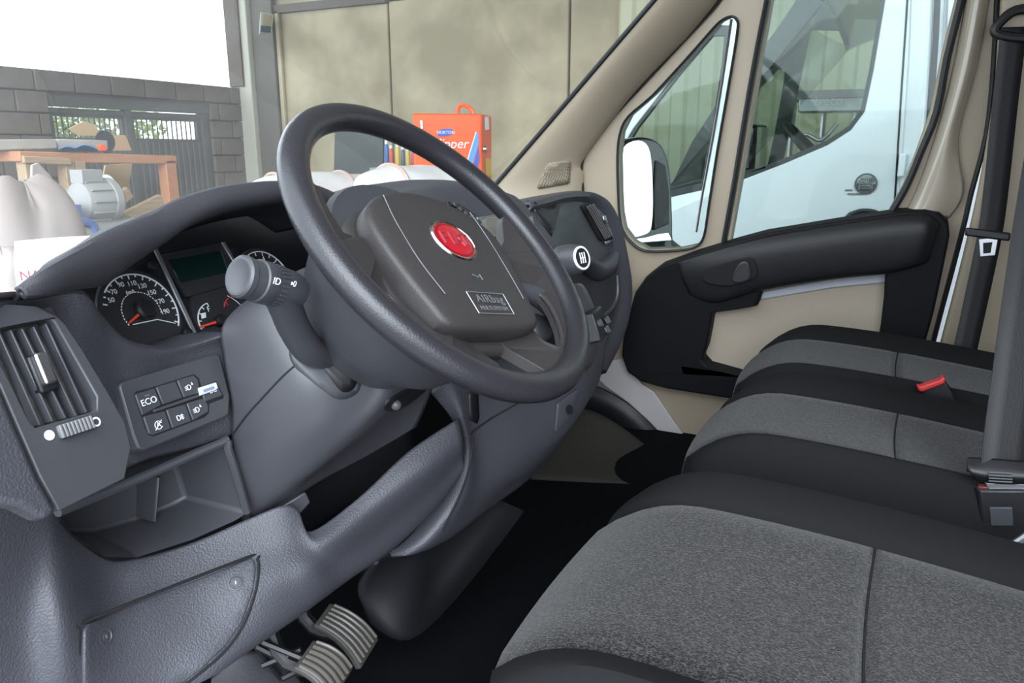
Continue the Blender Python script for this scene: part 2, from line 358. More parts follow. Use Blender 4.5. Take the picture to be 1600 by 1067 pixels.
# black armrest panel, a C shape around the beige pocket
arm_o = [(973, 530), (983, 489), (992, 457), (1009, 433), (1031, 416), (1087, 396), (1150, 377), (1195, 365), (1330, 343), (1403, 332), (1445, 329), (1468, 334), (1482, 348), (1484, 368), (1473, 424), (1459, 489), (1448, 528), (1425, 600), (1390, 640), (1250, 640), (1119, 620), (1100, 617), (1044, 608), (1002, 597), (980, 582), (971, 556)]
arm_i = [(1113, 489), (1150, 484), (1184, 478), (1188, 464), (1192, 450), (1250, 440), (1307, 433), (1383, 427), (1381, 465), (1375, 517), (1365, 570), (1300, 585), (1157, 588), (1107, 574), (1096, 562), (1103, 545), (1108, 520)]
holeslab('armrest_panel', [D(*p, 0.055) for p in arm_o], [[D(*p, 0.055) for p in arm_i]], (0.06, 0, 0.007), M['doorblack'], door, bevel=0.008, seg=3)
slab('pocket_panel', [D(*p, 0.004) for p in arm_i], (0.01, 0, 0), mat('door_insert_vinyl', (0.44, 0.37, 0.29), 0.55, bump=(800, 0.3, 'noise')), door, bevel=0)
slab('pocket_strip', [D(*p, 0.014) for p in ((1172, 482), (1192, 456), (1307, 434), (1390, 424), (1390, 441), (1300, 450), (1190, 468))], (0.012, 0, 0), mat('pale_grey_trim', (0.50, 0.51, 0.56), 0.35), door, bevel=0.003)
# grab shelf that the armrest overhangs
at_ = [(1060, 410), (1110, 393), (1200, 369), (1330, 347), (1410, 336), (1450, 335), (1470, 350)]
am_ = [(1064, 432), (1112, 418), (1200, 394), (1330, 372), (1410, 360), (1446, 358), (1460, 372)]
ab_ = [(1075, 455), (1118, 466), (1192, 446), (1307, 428), (1385, 420), (1430, 410), (1452, 402)]
surf('armrest', [[D(*p, 0.056) for p in at_], [D(*p, 0.060+0.022*min(1, i/1.5)*(1 if i < 6 else 0.4)) for i, p in enumerate(am_)], [D(*p, 0.058+0.016*min(1, i/1.5)*(1 if i < 6 else 0.3)) for i, p in enumerate(ab_)], [D(p, q+8, 0.050) for p, q in ab_]], M['armrest'], door, solid=0.008)
handle_cup = slab('handle_recess', [D(*p, 0.086) for p in rounded([(1100, 440), (1104, 422), (1140, 409), (1172, 402), (1181, 412), (1180, 434), (1140, 447)])], (0.006, 0, 0), M['void'], door, bevel=0.002)
slab('door_handle', [D(*p, 0.094) for p in rounded([(1143, 440), (1149, 420), (1157, 410), (1168, 409), (1172, 420), (1173, 434), (1160, 442)], 2)], (0.012, 0, 0), mat('dark_grey_handle', (0.035, 0.035, 0.038), 0.35), handle_cup, bevel=0.004)
# lower door: pale sill strip and sloping bottom trim
slab('sill_strip', [D(*p, 0.012) for p in ((934, 570), (972, 560), (1002, 600), (1021, 612), (1050, 655), (1092, 714), (1080, 745), (1061, 714), (1044, 691), (1015, 660), (982, 630), (946, 604), (932, 590))], (0.01, 0, 0), mat('pale_sill_paint', (0.50, 0.47, 0.47), 0.35), door, bevel=0.003)
# kick panel and wheel arch below the passenger dash
kick = surf('trim_1', [[D(p+dx, q+dy, l) for p, q in ((900, 590), (945, 608), (985, 632), (1020, 664), (1050, 700), (1075, 750), (1090, 790))] for dx, dy, l in ((0, 0, 0.01), (-8, 18, 0.03), (-22, 45, 0.035), (-40, 110, 0.03))], M['black'], solid=0.02)
tag(kick, 'black sill trim along the passenger footwell', 'trim', kind='structure')
arch = surf('trim_2', [[A(*p) for p in r] for r in (((850, 640, 1.86), (920, 640, 1.92), (990, 680, 1.97), (1050, 735, 2.0)), ((840, 700, 1.72), (910, 700, 1.80), (980, 720, 1.86), (1045, 748, 1.9)), ((830, 745, 1.62), (905, 750, 1.66), (975, 755, 1.70), (1050, 765, 1.74)))], mat('brown_black_carpet', (0.030, 0.026, 0.022), 0.95, bump=(300, 0.6, 'noise')), solid=0.02)
tag(arch, 'brownish carpeted wheel arch in the passenger footwell', 'trim', kind='structure')
# windscreen pillar trim
pil = thing('trim_3', (1.95, 0.8, 0.7), 'beige windscreen pillar trim with speaker grille, passenger side', 'trim', kind='structure')
front = [(748, 322, 1.90), (775, 290, 1.92), (860, 192, 1.90), (945, 93, 1.875), (1025, 0, 1.85), (1078, -62, 1.83)]
back = [(905, 335), (907, 275), (912, 245), (985, 150), (1090, 38), (1160, -55)]
rows = [[A(p, q, x)+V((0.05, 0.02, 0)) for p, q, x in front], [A(p, q, x) for p, q, x in front]]
mid = [A(*f).lerp(D(*b, 0.03), 0.5)+V((-0.02, 0, 0)) for f, b in zip(front, back)]
rows += [mid, [D(*b, 0.022) for b in back], [D(*b, -0.03) for b in back]]
PG = crgrid(rows, 5, 4); PB = gridbvh(PG)
flatgrid('pillar_cover', PG, M['beige'], pil, solid=0.006)
patch('speaker_grille', PB, [(855, 257), (860, 254), (890, 250), (892, 253), (890, 284), (887, 287), (842, 295), (839, 293), (847, 272)], M['grille'], pil, 0.003, 0.004, 8)
tube('windscreen_seal', [A(p, q, x)+V((-0.002, 0, 0.004)) for p, q, x in front], 0.006, M['rubber'], pil, seg=8, n=3)
# pillar behind the door with belt
bpil = surf('trim_4', [[D(p, q, l) for p, q in ((1568, -60), (1560, 60), (1552, 160), (1530, 290), (1505, 400), (1470, 535), (1440, 640))] for l in (-0.03, 0.03)] + [[D(p+o, q, 0.04) for p, q in ((1568, -60), (1560, 60), (1552, 160), (1530, 290), (1505, 400), (1470, 535), (1440, 640))] for o in (20, 70, 140, 300)], M['beige'], solid=0.02, off=-1)
tag(bpil, 'beige pillar trim behind the passenger door', 'trim', kind='structure')
# windscreen
wx = lambda t, a, b: a+(b-a)*t
wrows = []
for s in (-0.22, 0.0, 0.25, 0.5, 0.75, 1.0):
    r = []
    for t in (0, 0.15, 0.35, 0.5, 0.65, 0.85, 1):
        x = wx(t, wx(s, 0.40, 0.52), wx(s, 1.955, 1.82)); c = 1-(2*t-1)**2
        r.append(V((x, wx(s, 1.00, 0.27)+0.20*c*(1-0.5*s), wx(s, 0.70, 1.37)+0.03*c)))
    wrows.append(r)
ws = surf('window_1', wrows, M['windscreen'], nu=4, nv=3, solid=0)
tag(ws, 'large curved windscreen, dusty glass', 'windscreen', kind='structure')
# driver-side body: pillar, sill and roof rail by the open door (out of frame to the left and above)
tag(box('trim_5', (0.14, -0.6, -0.10), (0.24, 0.5, 0.02), M['whitepaint'], bevel=0.01), 'white door sill on the driver side', 'trim', kind='structure')
# ------------------------------------------------------------------ steering wheel
WC = V((0.7107, 0.4205, 0.7011)); WT = math.radians(43.93); WN = V((0, -math.cos(WT), math.sin(WT)))
WR = math.radians(-15)
E1 = V((1, 0, 0)); E2 = V((0, math.sin(WT), math.cos(WT)))
R1 = E1*math.cos(WR)+E2*math.sin(WR); R2 = E2*math.cos(WR)-E1*math.sin(WR)
def W(u, v, w=0.0): return WC+R1*u+R2*v+WN*w
wheel = thing('steering_wheel', W(0, 0, -0.05), 'black four-spoke steering wheel with red round badge', 'steering wheel')
R0, r0 = 0.1855, 0.0148
vv = []; NS, NT = 96, 20
for i in range(NS):
    th = 2*math.pi*i/NS
    for j in range(NT):
        ph = 2*math.pi*j/NT; rr = r0*(1+0.05*math.cos(2*ph))
        vv.append(W((R0+rr*math.cos(ph))*math.cos(th), (R0+rr*math.cos(ph))*math.sin(th), rr*1.05*math.sin(ph)))
ff = gridfaces(NS, NT, True)+[((NS-1)*NT+j, (NS-1)*NT+(j+1) % NT, (j+1) % NT, j) for j in range(NT)]
rim = mk('rim', vv, ff, M['rim'], wheel)
def spoke(name, path, wid, thick, m, w=None):
    """path of (u, v, w); flattened tapering bar from hub to rim"""
    pts = cr([W(*p) for p in path], 6); ws = [q.x for q in cr([V((a, 0, 0)) for a in wid], 6)]; ts = [q.x for q in cr([V((a, 0, 0)) for a in thick], 6)]
    v = []; sg = 20
    for i, p in enumerate(pts):
        t = (pts[min(i+1, len(pts)-1)]-pts[max(i-1, 0)]).normalized(); s = t.cross(WN).normalized(); n = s.cross(t)
        for j in range(sg):
            a = 2*math.pi*j/sg; c, d = math.cos(a), math.sin(a)
            sc = lambda x: math.copysign(abs(x)**0.6, x)
            v.append(p+s*(ws[i]*sc(c))+n*(ts[i]*sc(d)))
    f = gridfaces(len(pts), sg, True)+[tuple(range(sg-1, -1, -1)), tuple(range((len(pts)-1)*sg, len(pts)*sg))]
    return mk(name, v, f, m, wheel)
def webw(u, v):
    r = math.hypot(u, v); t = min(1, max(0, (r-0.105)/0.068)); return -0.027+0.026*t*t*(3-2*t)
def loop(p, n=4): return [(q.x, q.y) for q in cr([V((a, b, 0)) for a, b in p], n, True)]
web_o = [(0.062, 0.030), (0.104, 0.022), (0.124, 0.020), (0.138, 0.034), (0.146, 0.058), (0.160, 0.074)]
web_o += [(0.176*math.cos(math.radians(d)), 0.176*math.sin(math.radians(d))) for d in (14, 4, -6, -16, -26, -36, -46, -56, -66, -74)]
web_o += [(0.036, -0.166), (0.028, -0.150), (0.026, -0.120), (0.030, -0.080), (0.050, -0.030)]
web_h = [(0.104, -0.054), (0.120, -0.047), (0.138, -0.050), (0.139, -0.070), (0.128, -0.100), (0.110, -0.126), (0.093, -0.137), (0.081, -0.123), (0.092, -0.088)]
for s in (-1, 1):
    hs = loop(web_h, 3); nv = []
    sp_ = holeslab('spoke', [W(s*u, v, webw(u, v)) for u, v in web_o], [[W(s*u, v, webw(u, v)) for u, v in hs]], -WN*0.014, M['cover'], wheel, bevel=0.003, seg=3)
    # rolled edge round the opening
    tube('spoke_edge', [W(s*u, v, webw(u, v)-0.002) for u, v in hs], 0.0032, M['cover'], sp_, seg=8, n=1, closed=True)
# hub tray below the cover
co = [(-0.072, -0.108), (0.0, -0.113), (0.072, -0.108), (0.087, -0.082), (0.098, -0.044), (0.105, -0.004), (0.103, 0.028), (0.082, 0.053), (0.043, 0.071), (0.0, 0.077), (-0.043, 0.071), (-0.082, 0.053), (-0.103, 0.028), (-0.105, -0.004), (-0.098, -0.044), (-0.087, -0.082)]
cs = [(q.x, q.y) for q in cr([V((a, b, 0)) for a, b in co], 3, True)]
slab('hub_tray', [W(u*1.10, v*1.08-0.002, -0.024) for u, v in cs], -WN*0.02, M['cover'], wheel, bevel=0.008, seg=3)
def dome(scale, w0, w1, rings=9, p=2.6):
    g = []
    for k in range(rings+1):
        t = k/rings; sc = scale*(1-t)
        if k == rings: sc = 0.0005
        h = w0+(w1-w0)*(1-(1-t)**p)
        g.append([W(u*sc/1.0, (v+0.018)*sc-0.018, h) for u, v in cs])
    return g
def closed_rings(name, g, m, parent, **k):
    c = len(g[0]); return mk(name, [q for r in g for q in r], gridfaces(len(g), c, True), m, parent, **k)
g = [[W(u*0.985, (v+0.018)*0.985-0.018, -0.026) for u, v in cs], [W(u, v, -0.018) for u, v in cs], [W(u, v, -0.005) for u, v in cs], [W(u*0.978, (v+0.018)*0.978-0.018, -0.0012) for u, v in cs]]
g += dome(0.94, 0.0008, 0.0075)
cover = closed_rings('airbag_cover', g, M['cover'], wheel)
def dh(u, v):
    """height of the cover above the wheel plane, near enough"""
    r = min(1, max(abs(u)/0.095, abs(v+0.018)/0.09)); return 0.0008+0.0067*(1-r**2.6)
# creases pressed in the cover
for s in (-1, 1): tube('cover_crease', [W(s*0.070, 0.055, dh(0.07, 0.055)+0.0012), W(s*0.074, 0.02, dh(0.074, 0.02)+0.0003), W(s*0.073, -0.03, dh(0.073, -0.03)+0.0003), W(s*0.066, -0.075, dh(0.066, -0.075)+0.0012)], 0.0006, M['greyprint'], cover, seg=6)
# badge
bc = W(0.0, 0.000, 0.0066)
badge = lathe('badge', bc, WN, [(0.0275, -0.004), (0.0335, -0.002), (0.0340, 0.001), (0.0325, 0.0028), (0.0300, 0.0024), (0.0292, 0.0012)], M['chrome'], wheel, seg=48, hint=R2, sx=0.82)
lathe('badge_face', bc, WN, [(0.0295, 0.0), (0.0292, 0.0016), (0.024, 0.0024), (0.012, 0.0029), (0.0005, 0.003)], M['red'], badge, seg=48, hint=R2, sx=0.82)
lathe('badge_recess', bc, WN, [(0.0280, 0.0018), (0.0280, 0.0021), (0.0270, 0.0023)], mat('dark_red_enamel', (0.20, 0.004, 0.012), 0.3), badge, seg=48, hint=R2, sx=0.82)
for k, ch in enumerate('FIAT'):
    text('badge_letter', ch, bc+R1*(-0.0165+0.011*k)+WN*0.0032, R1*0.62, R2, 0.025, mat('badge_letter_chrome', (0.55, 0.10, 0.13), 0.25, metal=0.7), badge, extrude=0.0006)
# airbag lettering in its frame, horn mark
tx = lambda u, v, l=0.0006: W(u, v, dh(u, v)+l+0.0006)
uu, v0 = 0.0, -0.083
for a, b in (((-0.032, 0.012), (0.030, 0.012)), ((0.030, 0.012), (0.033, -0.013)), ((0.033, -0.013), (-0.027, -0.013)), ((-0.027, -0.013), (-0.032, 0.012))):
    tube('label_frame', [tx(uu+a[0], v0+a[1]), tx(uu+b[0], v0+b[1])], 0.0006, M['silver'], cover, seg=6, n=1)
text('airbag_lettering', 'AIRbag', tx(uu+0.001, v0+0.004, 0.001), R1, R2, 0.0145, M['silver'], cover, space=1.1)
text('airbag_lettering', 'MULTI SYSTEM', tx(uu+0.002, v0-0.007, 0.001), R1, R2, 0.0072, M['silver'], cover)
tube('horn_mark', [tx(-0.006, -0.048), tx(0.002, -0.051), tx(0.006, -0.047), tx(0.007, -0.054)], 0.0007, M['silver'], cover, seg=6, n=1)
# boss behind the hub
lathe('boss', W(0, 0, -0.03), -WN, [(0.09, 0.004), (0.122, 0.008), (0.127, 0.016), (0.120, 0.05), (0.105, 0.09), (0.088, 0.11), (0.07, 0.14)], M['smooth'], wheel, seg=40)
# ------------------------------------------------------------------ dashboard
dash = thing('dashboard', (1.17, 0.8, 0.3), 'dark grey plastic dashboard with instrument cluster, vents and lower panel', 'dashboard')
PX = lambda rows: [[A(*p) for p in r] for r in rows]
YF, YB = V((0, 0.1, 0)), V((0, -0.1, 0))
# brow over the instruments
ridge = [(29, 456, .372), (60, 432, .39), (93, 410, .415), (169, 367, .485), (239, 336, .55), (281, 315, .59), (338, 298, .64), (394, 290, .69), (445, 288, .74), (500, 296, .80), (550, 325, .86), (585, 370, .90)]
lip = [(36, 460, .374), (75, 455, .396), (113, 446, .425), (160, 439, .466), (197, 412, .505), (245, 380, .548), (285, 352, .585), (338, 331, .635), (394, 318, .685), (444, 314, .735), (500, 325, .795), (545, 355, .85)]
rp = [A(*p) for p in ridge]; lp = [A(*p) for p in lip]
mid = [a.lerp(b, 0.5)+V((0, -0.012*min(1, i/3), 0.002)) for i, (a, b) in enumerate(zip(rp, lp))]
rad = [V((p.x, p.y, 0)).normalized() for p in rp]; bs_ = [0.05, 0.5, 0.9]+[1]*20
back = [p+(r*0.15+V((0, 0, -0.046)))*k for p, r, k in zip(rp, rad, bs_)]; back2 = [p+(r*0.05+V((0, 0, -0.016)))*k for p, r, k in zip(rp, rad, bs_)]
inn = [p+V((0, 0.006+0.044*min(1, i/4), 0.004)) for i, p in enumerate(lp)]; inn2 = [p+V((0, 0.02+0.11*min(1, i/4), -0.01)) for i, p in enumerate(lp)]
BG = crgrid([back, back2, rp, mid, lp, inn, inn2], 5, 4)
flatgrid('cluster_brow', BG, M['dashtop'], dash, solid=0.004)
# main dash face left of the column
face = PX([[(-60, 470, .318), (50, 463, .40), (125, 452, .44), (158, 490, .475), (200, 530, .508), (270, 541, .566), (352, 518, .622)],
           [(-60, 540, .33), (60, 510, .41), (130, 540, .445), (180, 580, .483), (220, 585, .512), (280, 565, .568), (352, 545, .622)],
           [(-60, 650, .33), (60, 620, .405), (150, 640, .452), (195, 660, .483), (230, 650, .512), (290, 640, .568), (364, 620, .622)],
           [(-60, 765, .33), (60, 745, .395), (150, 747, .447), (205, 728, .483), (240, 715, .512), (300, 702, .564), (366, 680, .618)]])
face.insert(0, [p+V((0, 0.08, -0.012)) for p in face[0]])
face.append([p+V((0, 0.10, 0.004)) for p in face[-1]])
FG = crgrid(face, 6, 6); FB = gridbvh(FG)
flatgrid('driver_fascia', FG, M['dash'], dash, solid=0.006)
# top of dash left of brow
flatgrid('dash_top', [[A(-60, 470, .318), A(20, 463, .37), A(50, 463, .40)], [A(-60, 470, .318)+V((0, .4, -.10)), A(20, 462, .37)+V((0, .4, -.10)), A(50, 463, .40)+V((0, .4, -.10))]], M['dashtop'], dash)
box('dash_light_block', (0.46, 0.89, 0.15), (1.88, 0.99, 0.57), M['void'], dash, bevel=0)  # added unseen box, blocks daylight showing through gaps in the dash
# ---- instrument cluster
CN = V((0, -math.cos(math.radians(24)), math.sin(math.radians(24)))); CP = A(225, 487, .60)
CU, CV = V((1, 0, 0)), V((0, math.sin(math.radians(24)), math.cos(math.radians(24))))
def C(px, py, lift=0.0): return AP(px, py, CP+CN*lift, CN)
clus = slab('instrument_panel', [C(*p, -0.004) for p in ((95, 470), (125, 430), (165, 400), (230, 360), (300, 325), (400, 300), (520, 300), (640, 400), (600, 580), (345, 600), (265, 580), (195, 565), (130, 530))], -CN*0.01, M['black'], dash, bevel=0)
# surround walls of the cluster from lip inwards
def arc(c, ra, rb, a0, a1, m, par, nm, lift=0.002, n=40, th=0.0012):
    """flat arc band on the cluster plane; angles in degrees, 0 = +X, counter-clockwise"""
    o = C(*c, lift) if isinstance(c, tuple) else c; v = []; f = []
    for i in range(n+1):
        a = math.radians(a0+(a1-a0)*i/n); d = CU*math.cos(a)+CV*math.sin(a); v += [o+d*ra, o+d*rb]
        if i: k = 2*i; f.append((k-2, k-1, k+1, k))
    return mk(nm, v, f, m, par, solid=th, smooth=False)
def tick(o, a, ra, rb, wd, m, par, lift=0.0):
    a = math.radians(a); d = CU*math.cos(a)+CV*math.sin(a); s = CN.cross(d)*wd
    return mk('tick', [o+d*ra-s, o+d*rb-s, o+d*rb+s, o+d*ra+s], [(0, 1, 2, 3)], m, par, solid=0.0004, smooth=False)
def ang(o, px, py):
    p = C(px, py)-o; return math.degrees(math.atan2(p.dot(CV), p.dot(CU)))
so = C(222, 488)
rs = (C(263, 470)-so).length
speedo = lathe('speedometer', so-CN*0.004, CN, [(rs*1.32, -0.004), (rs*1.32, 0.001), (rs*1.28, 0.003), (rs*1.2, 0.003), (0.0005, 0.003)], M['dial'], dash, seg=56)
a_hi, a_lo = ang(so, 181, 436), ang(so, 275, 508)
arc(so, rs*1.13, rs*1.165, a_lo, a_hi+30, M['white'], speedo, 'scale_line', lift=0)
sn = [(174, 469, '50'), (178, 456, '70'), (189, 445, '90'), (206, 443, '110'), (222, 447, '130'), (237, 457, '150'), (250, 471, '170'), (258, 487, '190')]
for i in range(17):
    tick(so, a_lo+6+i*11.5, rs*(1.01 if i % 2 == 0 else 1.07), rs*1.14, rs*0.018, M['white'], speedo)
for px, py, s in sn: text('numeral', s, C(px, py, 0.001), CU, CV, rs*0.205, M['white'], speedo)
text('unit', 'km/h', C(203, 456, 0.001), CU, CV, rs*0.14, M['white'], speedo, shear=0.3)
for i in range(26): tick(so, -10+i*8.6, rs*0.60, rs*0.625, rs*0.028, M['white'], speedo)
tube('base_line', [C(208, 507, 0.0004), C(246, 499, 0.0004), C(274, 505, 0.0004)], 0.0006, M['white'], speedo, seg=6, n=1)
def needle(par, hub, tip, rh):
    h = C(*hub, 0.004); t = C(*tip, 0.004); d = (t-h).normalized(); s = CN.cross(d)
    nd = slab('needle', [h-s*0.0018, t-s*0.001, t+s*0.001, h+s*0.0018], CN*0.0012, M['orangeneedle'], par, bevel=0)
    lathe('needle_hub', C(*hub, 0.002), CN, [(rh, 0), (rh, 0.006), (rh*0.8, 0.0085), (0.0004, 0.009)], M['black'], nd, seg=24)
needle(speedo, (225, 484), (201, 505), rs*0.30)
# right dial: rev counter
to = C(418, 440); rt = rs*0.95
tach = lathe('rev_counter', to-CN*0.004, CN, [(rt*1.3, -0.004), (rt*1.3, 0.001), (rt*1.26, 0.003), (rt*1.2, 0.003), (0.0005, 0.003)], M['dial'], dash, seg=48)
arc(to, rt*1.13, rt*1.165, -20, 200, M['white'], tach, 'scale_line', lift=0)
for i in range(13): tick(to, -10+i*17, rt*1.0, rt*1.14, rt*0.018, M['white'], tach)
for k, (a, s) in enumerate(((170, '1'), (140, '2'), (108, '3'), (75, '4'), (40, '5'))):
    a = math.radians(a); text('numeral', s, to+(CU*math.cos(a)+CV*math.sin(a))*rt*0.86+CN*0.001, CU, CV, rt*0.28, M['white'], tach)
needle(tach, (418, 440), (395, 455), rt*0.28)
# display and silver strips
disp = slab('display', [C(*p, 0.002) for p in ((262, 405), (345, 390), (357, 425), (282, 443))], -CN*0.004, M['lcd'], dash, bevel=0.0006)
holeslab('display_frame', [C(*p, 0.003) for p in ((252, 398), (350, 379), (368, 432), (378, 440), (292, 464))], [[C(*p, 0.003) for p in ((263, 406), (345, 391), (357, 425), (282, 442))]], -CN*0.004, M['dial'], dash, bevel=0.0008)
for a, b in (((240, 387), (303, 522)), ((347, 379), (378, 432))):
    p, q = C(*a, 0.003), C(*b, 0.003); s = V((0.0028, 0, 0))
    st = slab('silver_strip', [p-s, p+s, q+s, q-s], CN*0.003, M['silver'], dash, bevel=0.0008)
# small gauges
fo = C(337, 503); fr_ = (C(310, 492)-fo).length
fuel = lathe('fuel_gauge', C(350, 490, -0.003), CN, [(fr_*2.0, -0.003), (fr_*2.0, 0.003), (0.0005, 0.003)], M['dial'], dash, seg=40)
arc(fo, fr_*1.0, fr_*1.05, 95, 190, M['white'], fuel, 'scale_line', lift=0.001)
for a in (95, 118, 142, 166, 188): tick(fo+CN*0.001, a, fr_*0.85, fr_*1.02, fr_*0.025, M['white'], fuel)
text('letter', 'F', C(326, 483, 0.002), CU, CV, rs*0.24, M['white'], fuel)
slab('pump_icon', [C(*p, 0.0015) for p in ((315, 498), (314, 490), (321, 488), (322, 496))], CN*0.0004, M['white'], fuel, bevel=0)
needle(fuel, (342, 502), (312, 511), fr_*0.3)
text('letter', 'H', C(353, 475, 0.002), CU, CV, rs*0.22, M['redprint'], fuel)
arc(C(372, 488, 0.002), fr_*0.85, fr_*0.9, 70, 150, M['redprint'], fuel, 'scale_line', lift=0)
tube('gauge_line', [C(355, 462, .002), C(366, 468, .002), C(380, 480, .002)], 0.0005, M['white'], fuel, seg=5)
for p in ((237, 417), (364, 396), (290, 521)): lathe('reset_button', C(*p, 0.0), CN, [(0.006, 0), (0.006, 0.006), (0.004, 0.007), (0.0003, 0.007)], M['black'], dash, seg=20)
# ---- side vent pod
PN = V((0.08, -0.93, 0.36)).normalized(); PP = A(150, 640, .405)
def P(px, py, lift=0.0): return AP(px, py, PP+PN*lift, PN)
pod_o = [(-60, 470), (0, 474), (60, 478), (88, 492), (104, 508), (135, 554), (169, 611), (197, 661), (206, 698), (196, 747), (92, 798), (62, 744), (28, 667), (0, 602), (-60, 500)]
pod_h = [(-28, 522), (-5, 514), (78, 497), (86, 504), (152, 620), (152, 641), (56, 668), (48, 660), (0, 565)]
pod = holeslab('vent_pod', [P(*p) for p in pod_o], [[P(*p) for p in pod_h]], -PN*0.022, M['smooth'], dash, bevel=0.006, seg=3)
slab('end_cap', [P(*p, 0.003) for p in ((-60, 540), (0, 604), (27, 668), (61, 746), (92, 800), (72, 812), (30, 790), (-60, 775))], -PN*0.02, M['dash'], dash, bevel=0.005, seg=3)
vent = slab('air_vent', [P(*p, -0.018) for p in ((-40, 505), (80, 480), (165, 625), (165, 655), (50, 680), (-10, 580))], -PN*0.004, M['dustmesh'], dash, bevel=0)
for a, b in (((-18, 527), (43, 669)), ((0, 521), (63, 664)), ((17, 515), (83, 658)), ((35, 513), (103, 653)), ((53, 510), (120, 650)), ((72, 505), (136, 644))):
    p, q = P(*a, -0.004), P(*b, -0.004); s = V((0.0009, 0, 0))
    slab('slat', [p-s, p+s, q+s, q-s], -PN*0.010, M['smooth'], vent, bevel=0.0006)
kn = P(68, 576, 0.001); kd = (P(78, 600)-P(60, 555)).normalized()
knob = obox('vent_knob', kn, kd*0.0135, kd.cross(PN)*0.0052, PN*0.004, M['steel'], vent, bevel=0.002)
obox('vent_knob_body', kn-PN*0.006+kd*0.003, kd*0.016, kd.cross(PN)*0.008, PN*0.005, M['black'], vent, bevel=0.002)
ta, tb = P(88, 677), P(141, 660); td = (tb-ta).normalized()
tw = obox('thumbwheel', (ta+tb)/2+PN*0.001, td*((tb-ta).length/2), td.cross(PN)*0.006, PN*0.0025, M['smooth'], vent, bevel=0.002)
for i in range(9): obox('ridge', ta.lerp(tb, (i+0.5)/9)+PN*0.004, td*0.0011, td.cross(PN)*0.0055, PN*0.0018, M['ventslat'], tw, bevel=0.0005)
for p, ra in ((77, 680), 0.0), ((150, 659), 0.0026): 
    lathe('open_mark', P(*p, 0.0002), PN, [(0.0042, 0), (0.0042, 0.0005), (0.0038, 0.0006)], M['white'], vent, seg=20)
    if ra: lathe('open_mark', P(*p, 0.0007), PN, [(0.0026, 0), (0.0026, 0.0003), (0.002, 0.0003)], M['smooth'], vent, seg=20)
# ---- switch panel
SN = V((0, -0.94, 0.34)).normalized(); SP = A(263, 600, .540)
SU, SV = V((1, 0, 0)), V((0, 0.34, 0.94)).normalized()
def S(px, py, lift=0.0): return AP(px, py, SP+SN*(0.010+lift), SN)
sw = slab('switch_panel', [S(*p) for p in ((186, 604), (190, 597), (337, 552), (344, 556), (360, 618), (358, 648), (350, 653), (226, 704), (216, 700), (208, 680))], -SN*0.025, M['smooth'], dash, bevel=0.002)
slab('button_well', [S(*p, 0.0006) for p in ((208, 616), (213, 611), (240, 604), (303, 584), (311, 590), (315, 603), (338, 595), (350, 618), (350, 622), (327, 631), (327, 645), (320, 652), (240, 682), (232, 680), (226, 668))], -SN*0.006, M['void'], dash, bevel=0.001)
bt = [((211, 616), (242, 606), (253, 633), (223, 649)), ((244, 605), (275, 595), (286, 622), (255, 632)), ((277, 594), (303, 586), (310, 592), (314, 614), (288, 621)), ((314, 604), (338, 596), (349, 618), (320, 628)),
      ((224, 651), (258, 641), (268, 670), (240, 680), (233, 677)), ((260, 640), (290, 631), (300, 658), (270, 669)), ((292, 630), (318, 622), (326, 632), (326, 644), (302, 657))]
btn = [slab('switch_button', [S(*p, 0.0022) for p in q], -SN*0.006, M['smooth'], sw, bevel=0.0012) for q in bt]
slab('divider_bar', [S(*p, 0.003) for p in ((240, 640), (313, 615), (315, 619), (242, 644))], -SN*0.004, M['smooth'], sw, bevel=0.0006)
text('switch_text', 'ECO', S(233, 627, 0.0026), SU, SV, 0.0092, M['white'], btn[0])
slab('indicator', [S(*p, 0.0026) for p in ((225, 618), (233, 616), (233.5, 617.5), (225.5, 619.5))], SN*0.0003, M['greyprint'], btn[0], bevel=0)
def lamp_icon(par, cx, cy, k):
    o = S(cx, cy, 0.0028); u, v = SU*0.001, SV*0.001
    tube('lamp_icon', [o+u*(-1.2)+v*2.4, o+u*1.2+v*2.2, o+u*2.6, o+u*1.2-v*2.2, o+u*(-1.2)-v*2.4, o+u*(-1.6)], 0.00045, M['white'], par, seg=5, closed=True)
    for j in (-1, 0, 1):
        if k == 0: tube('lamp_icon', [o+u*(-2.4)+v*(j*1.7), o+u*(-4.8)+v*(j*1.7-0.6)], 0.00042, M['white'], par, seg=5, n=1)
        else: tube('lamp_icon', [o+u*(3.2)+v*(j*1.7), o+u*(6.6)+v*(j*1.7)], 0.00042, M['white'], par, seg=5, n=1)
    if k == 1: tube('lamp_icon', [o+u*5+v*3, o+u*4.4, o+u*5-v*3], 0.00042, M['white'], par, seg=5)
    if k == 0: slab('lamp_icon', [o+u*4+v*1.5, o+u*6.5+v*1.2, o+u*5.2+v*4.5], SN*0.0003, M['white'], par, bevel=0)
lamp_icon(btn[2], 295, 605, 0); lamp_icon(btn[5], 279, 653, 1); lamp_icon(btn[6], 308, 640, 0)
o = S(248, 664, 0.0028)
tube('stop_start_icon', [o+(SU*math.cos(a)+SV*math.sin(a))*0.0042 for a in (0.3, 1.2, 2.1, 3.0, 3.9, 4.8, 5.7)], 0.00045, M['white'], btn[4], seg=5)
text('switch_text', 'A', o, SU, SV, 0.008, M['white'], btn[4])
tube('stop_start_icon', [o-SU*0.005-SV*0.004, o+SU*0.005+SV*0.004], 0.00045, M['white'], btn[4], seg=5, n=1)
slab('clip_tag', [S(*p, 0.0045) for p in ((310, 606), (338, 597), (341, 606), (338, 609), (313, 618))], -SN*0.002, mat('pale_metal_tag', (0.55, 0.58, 0.62), 0.3), btn[3], bevel=0.0006)
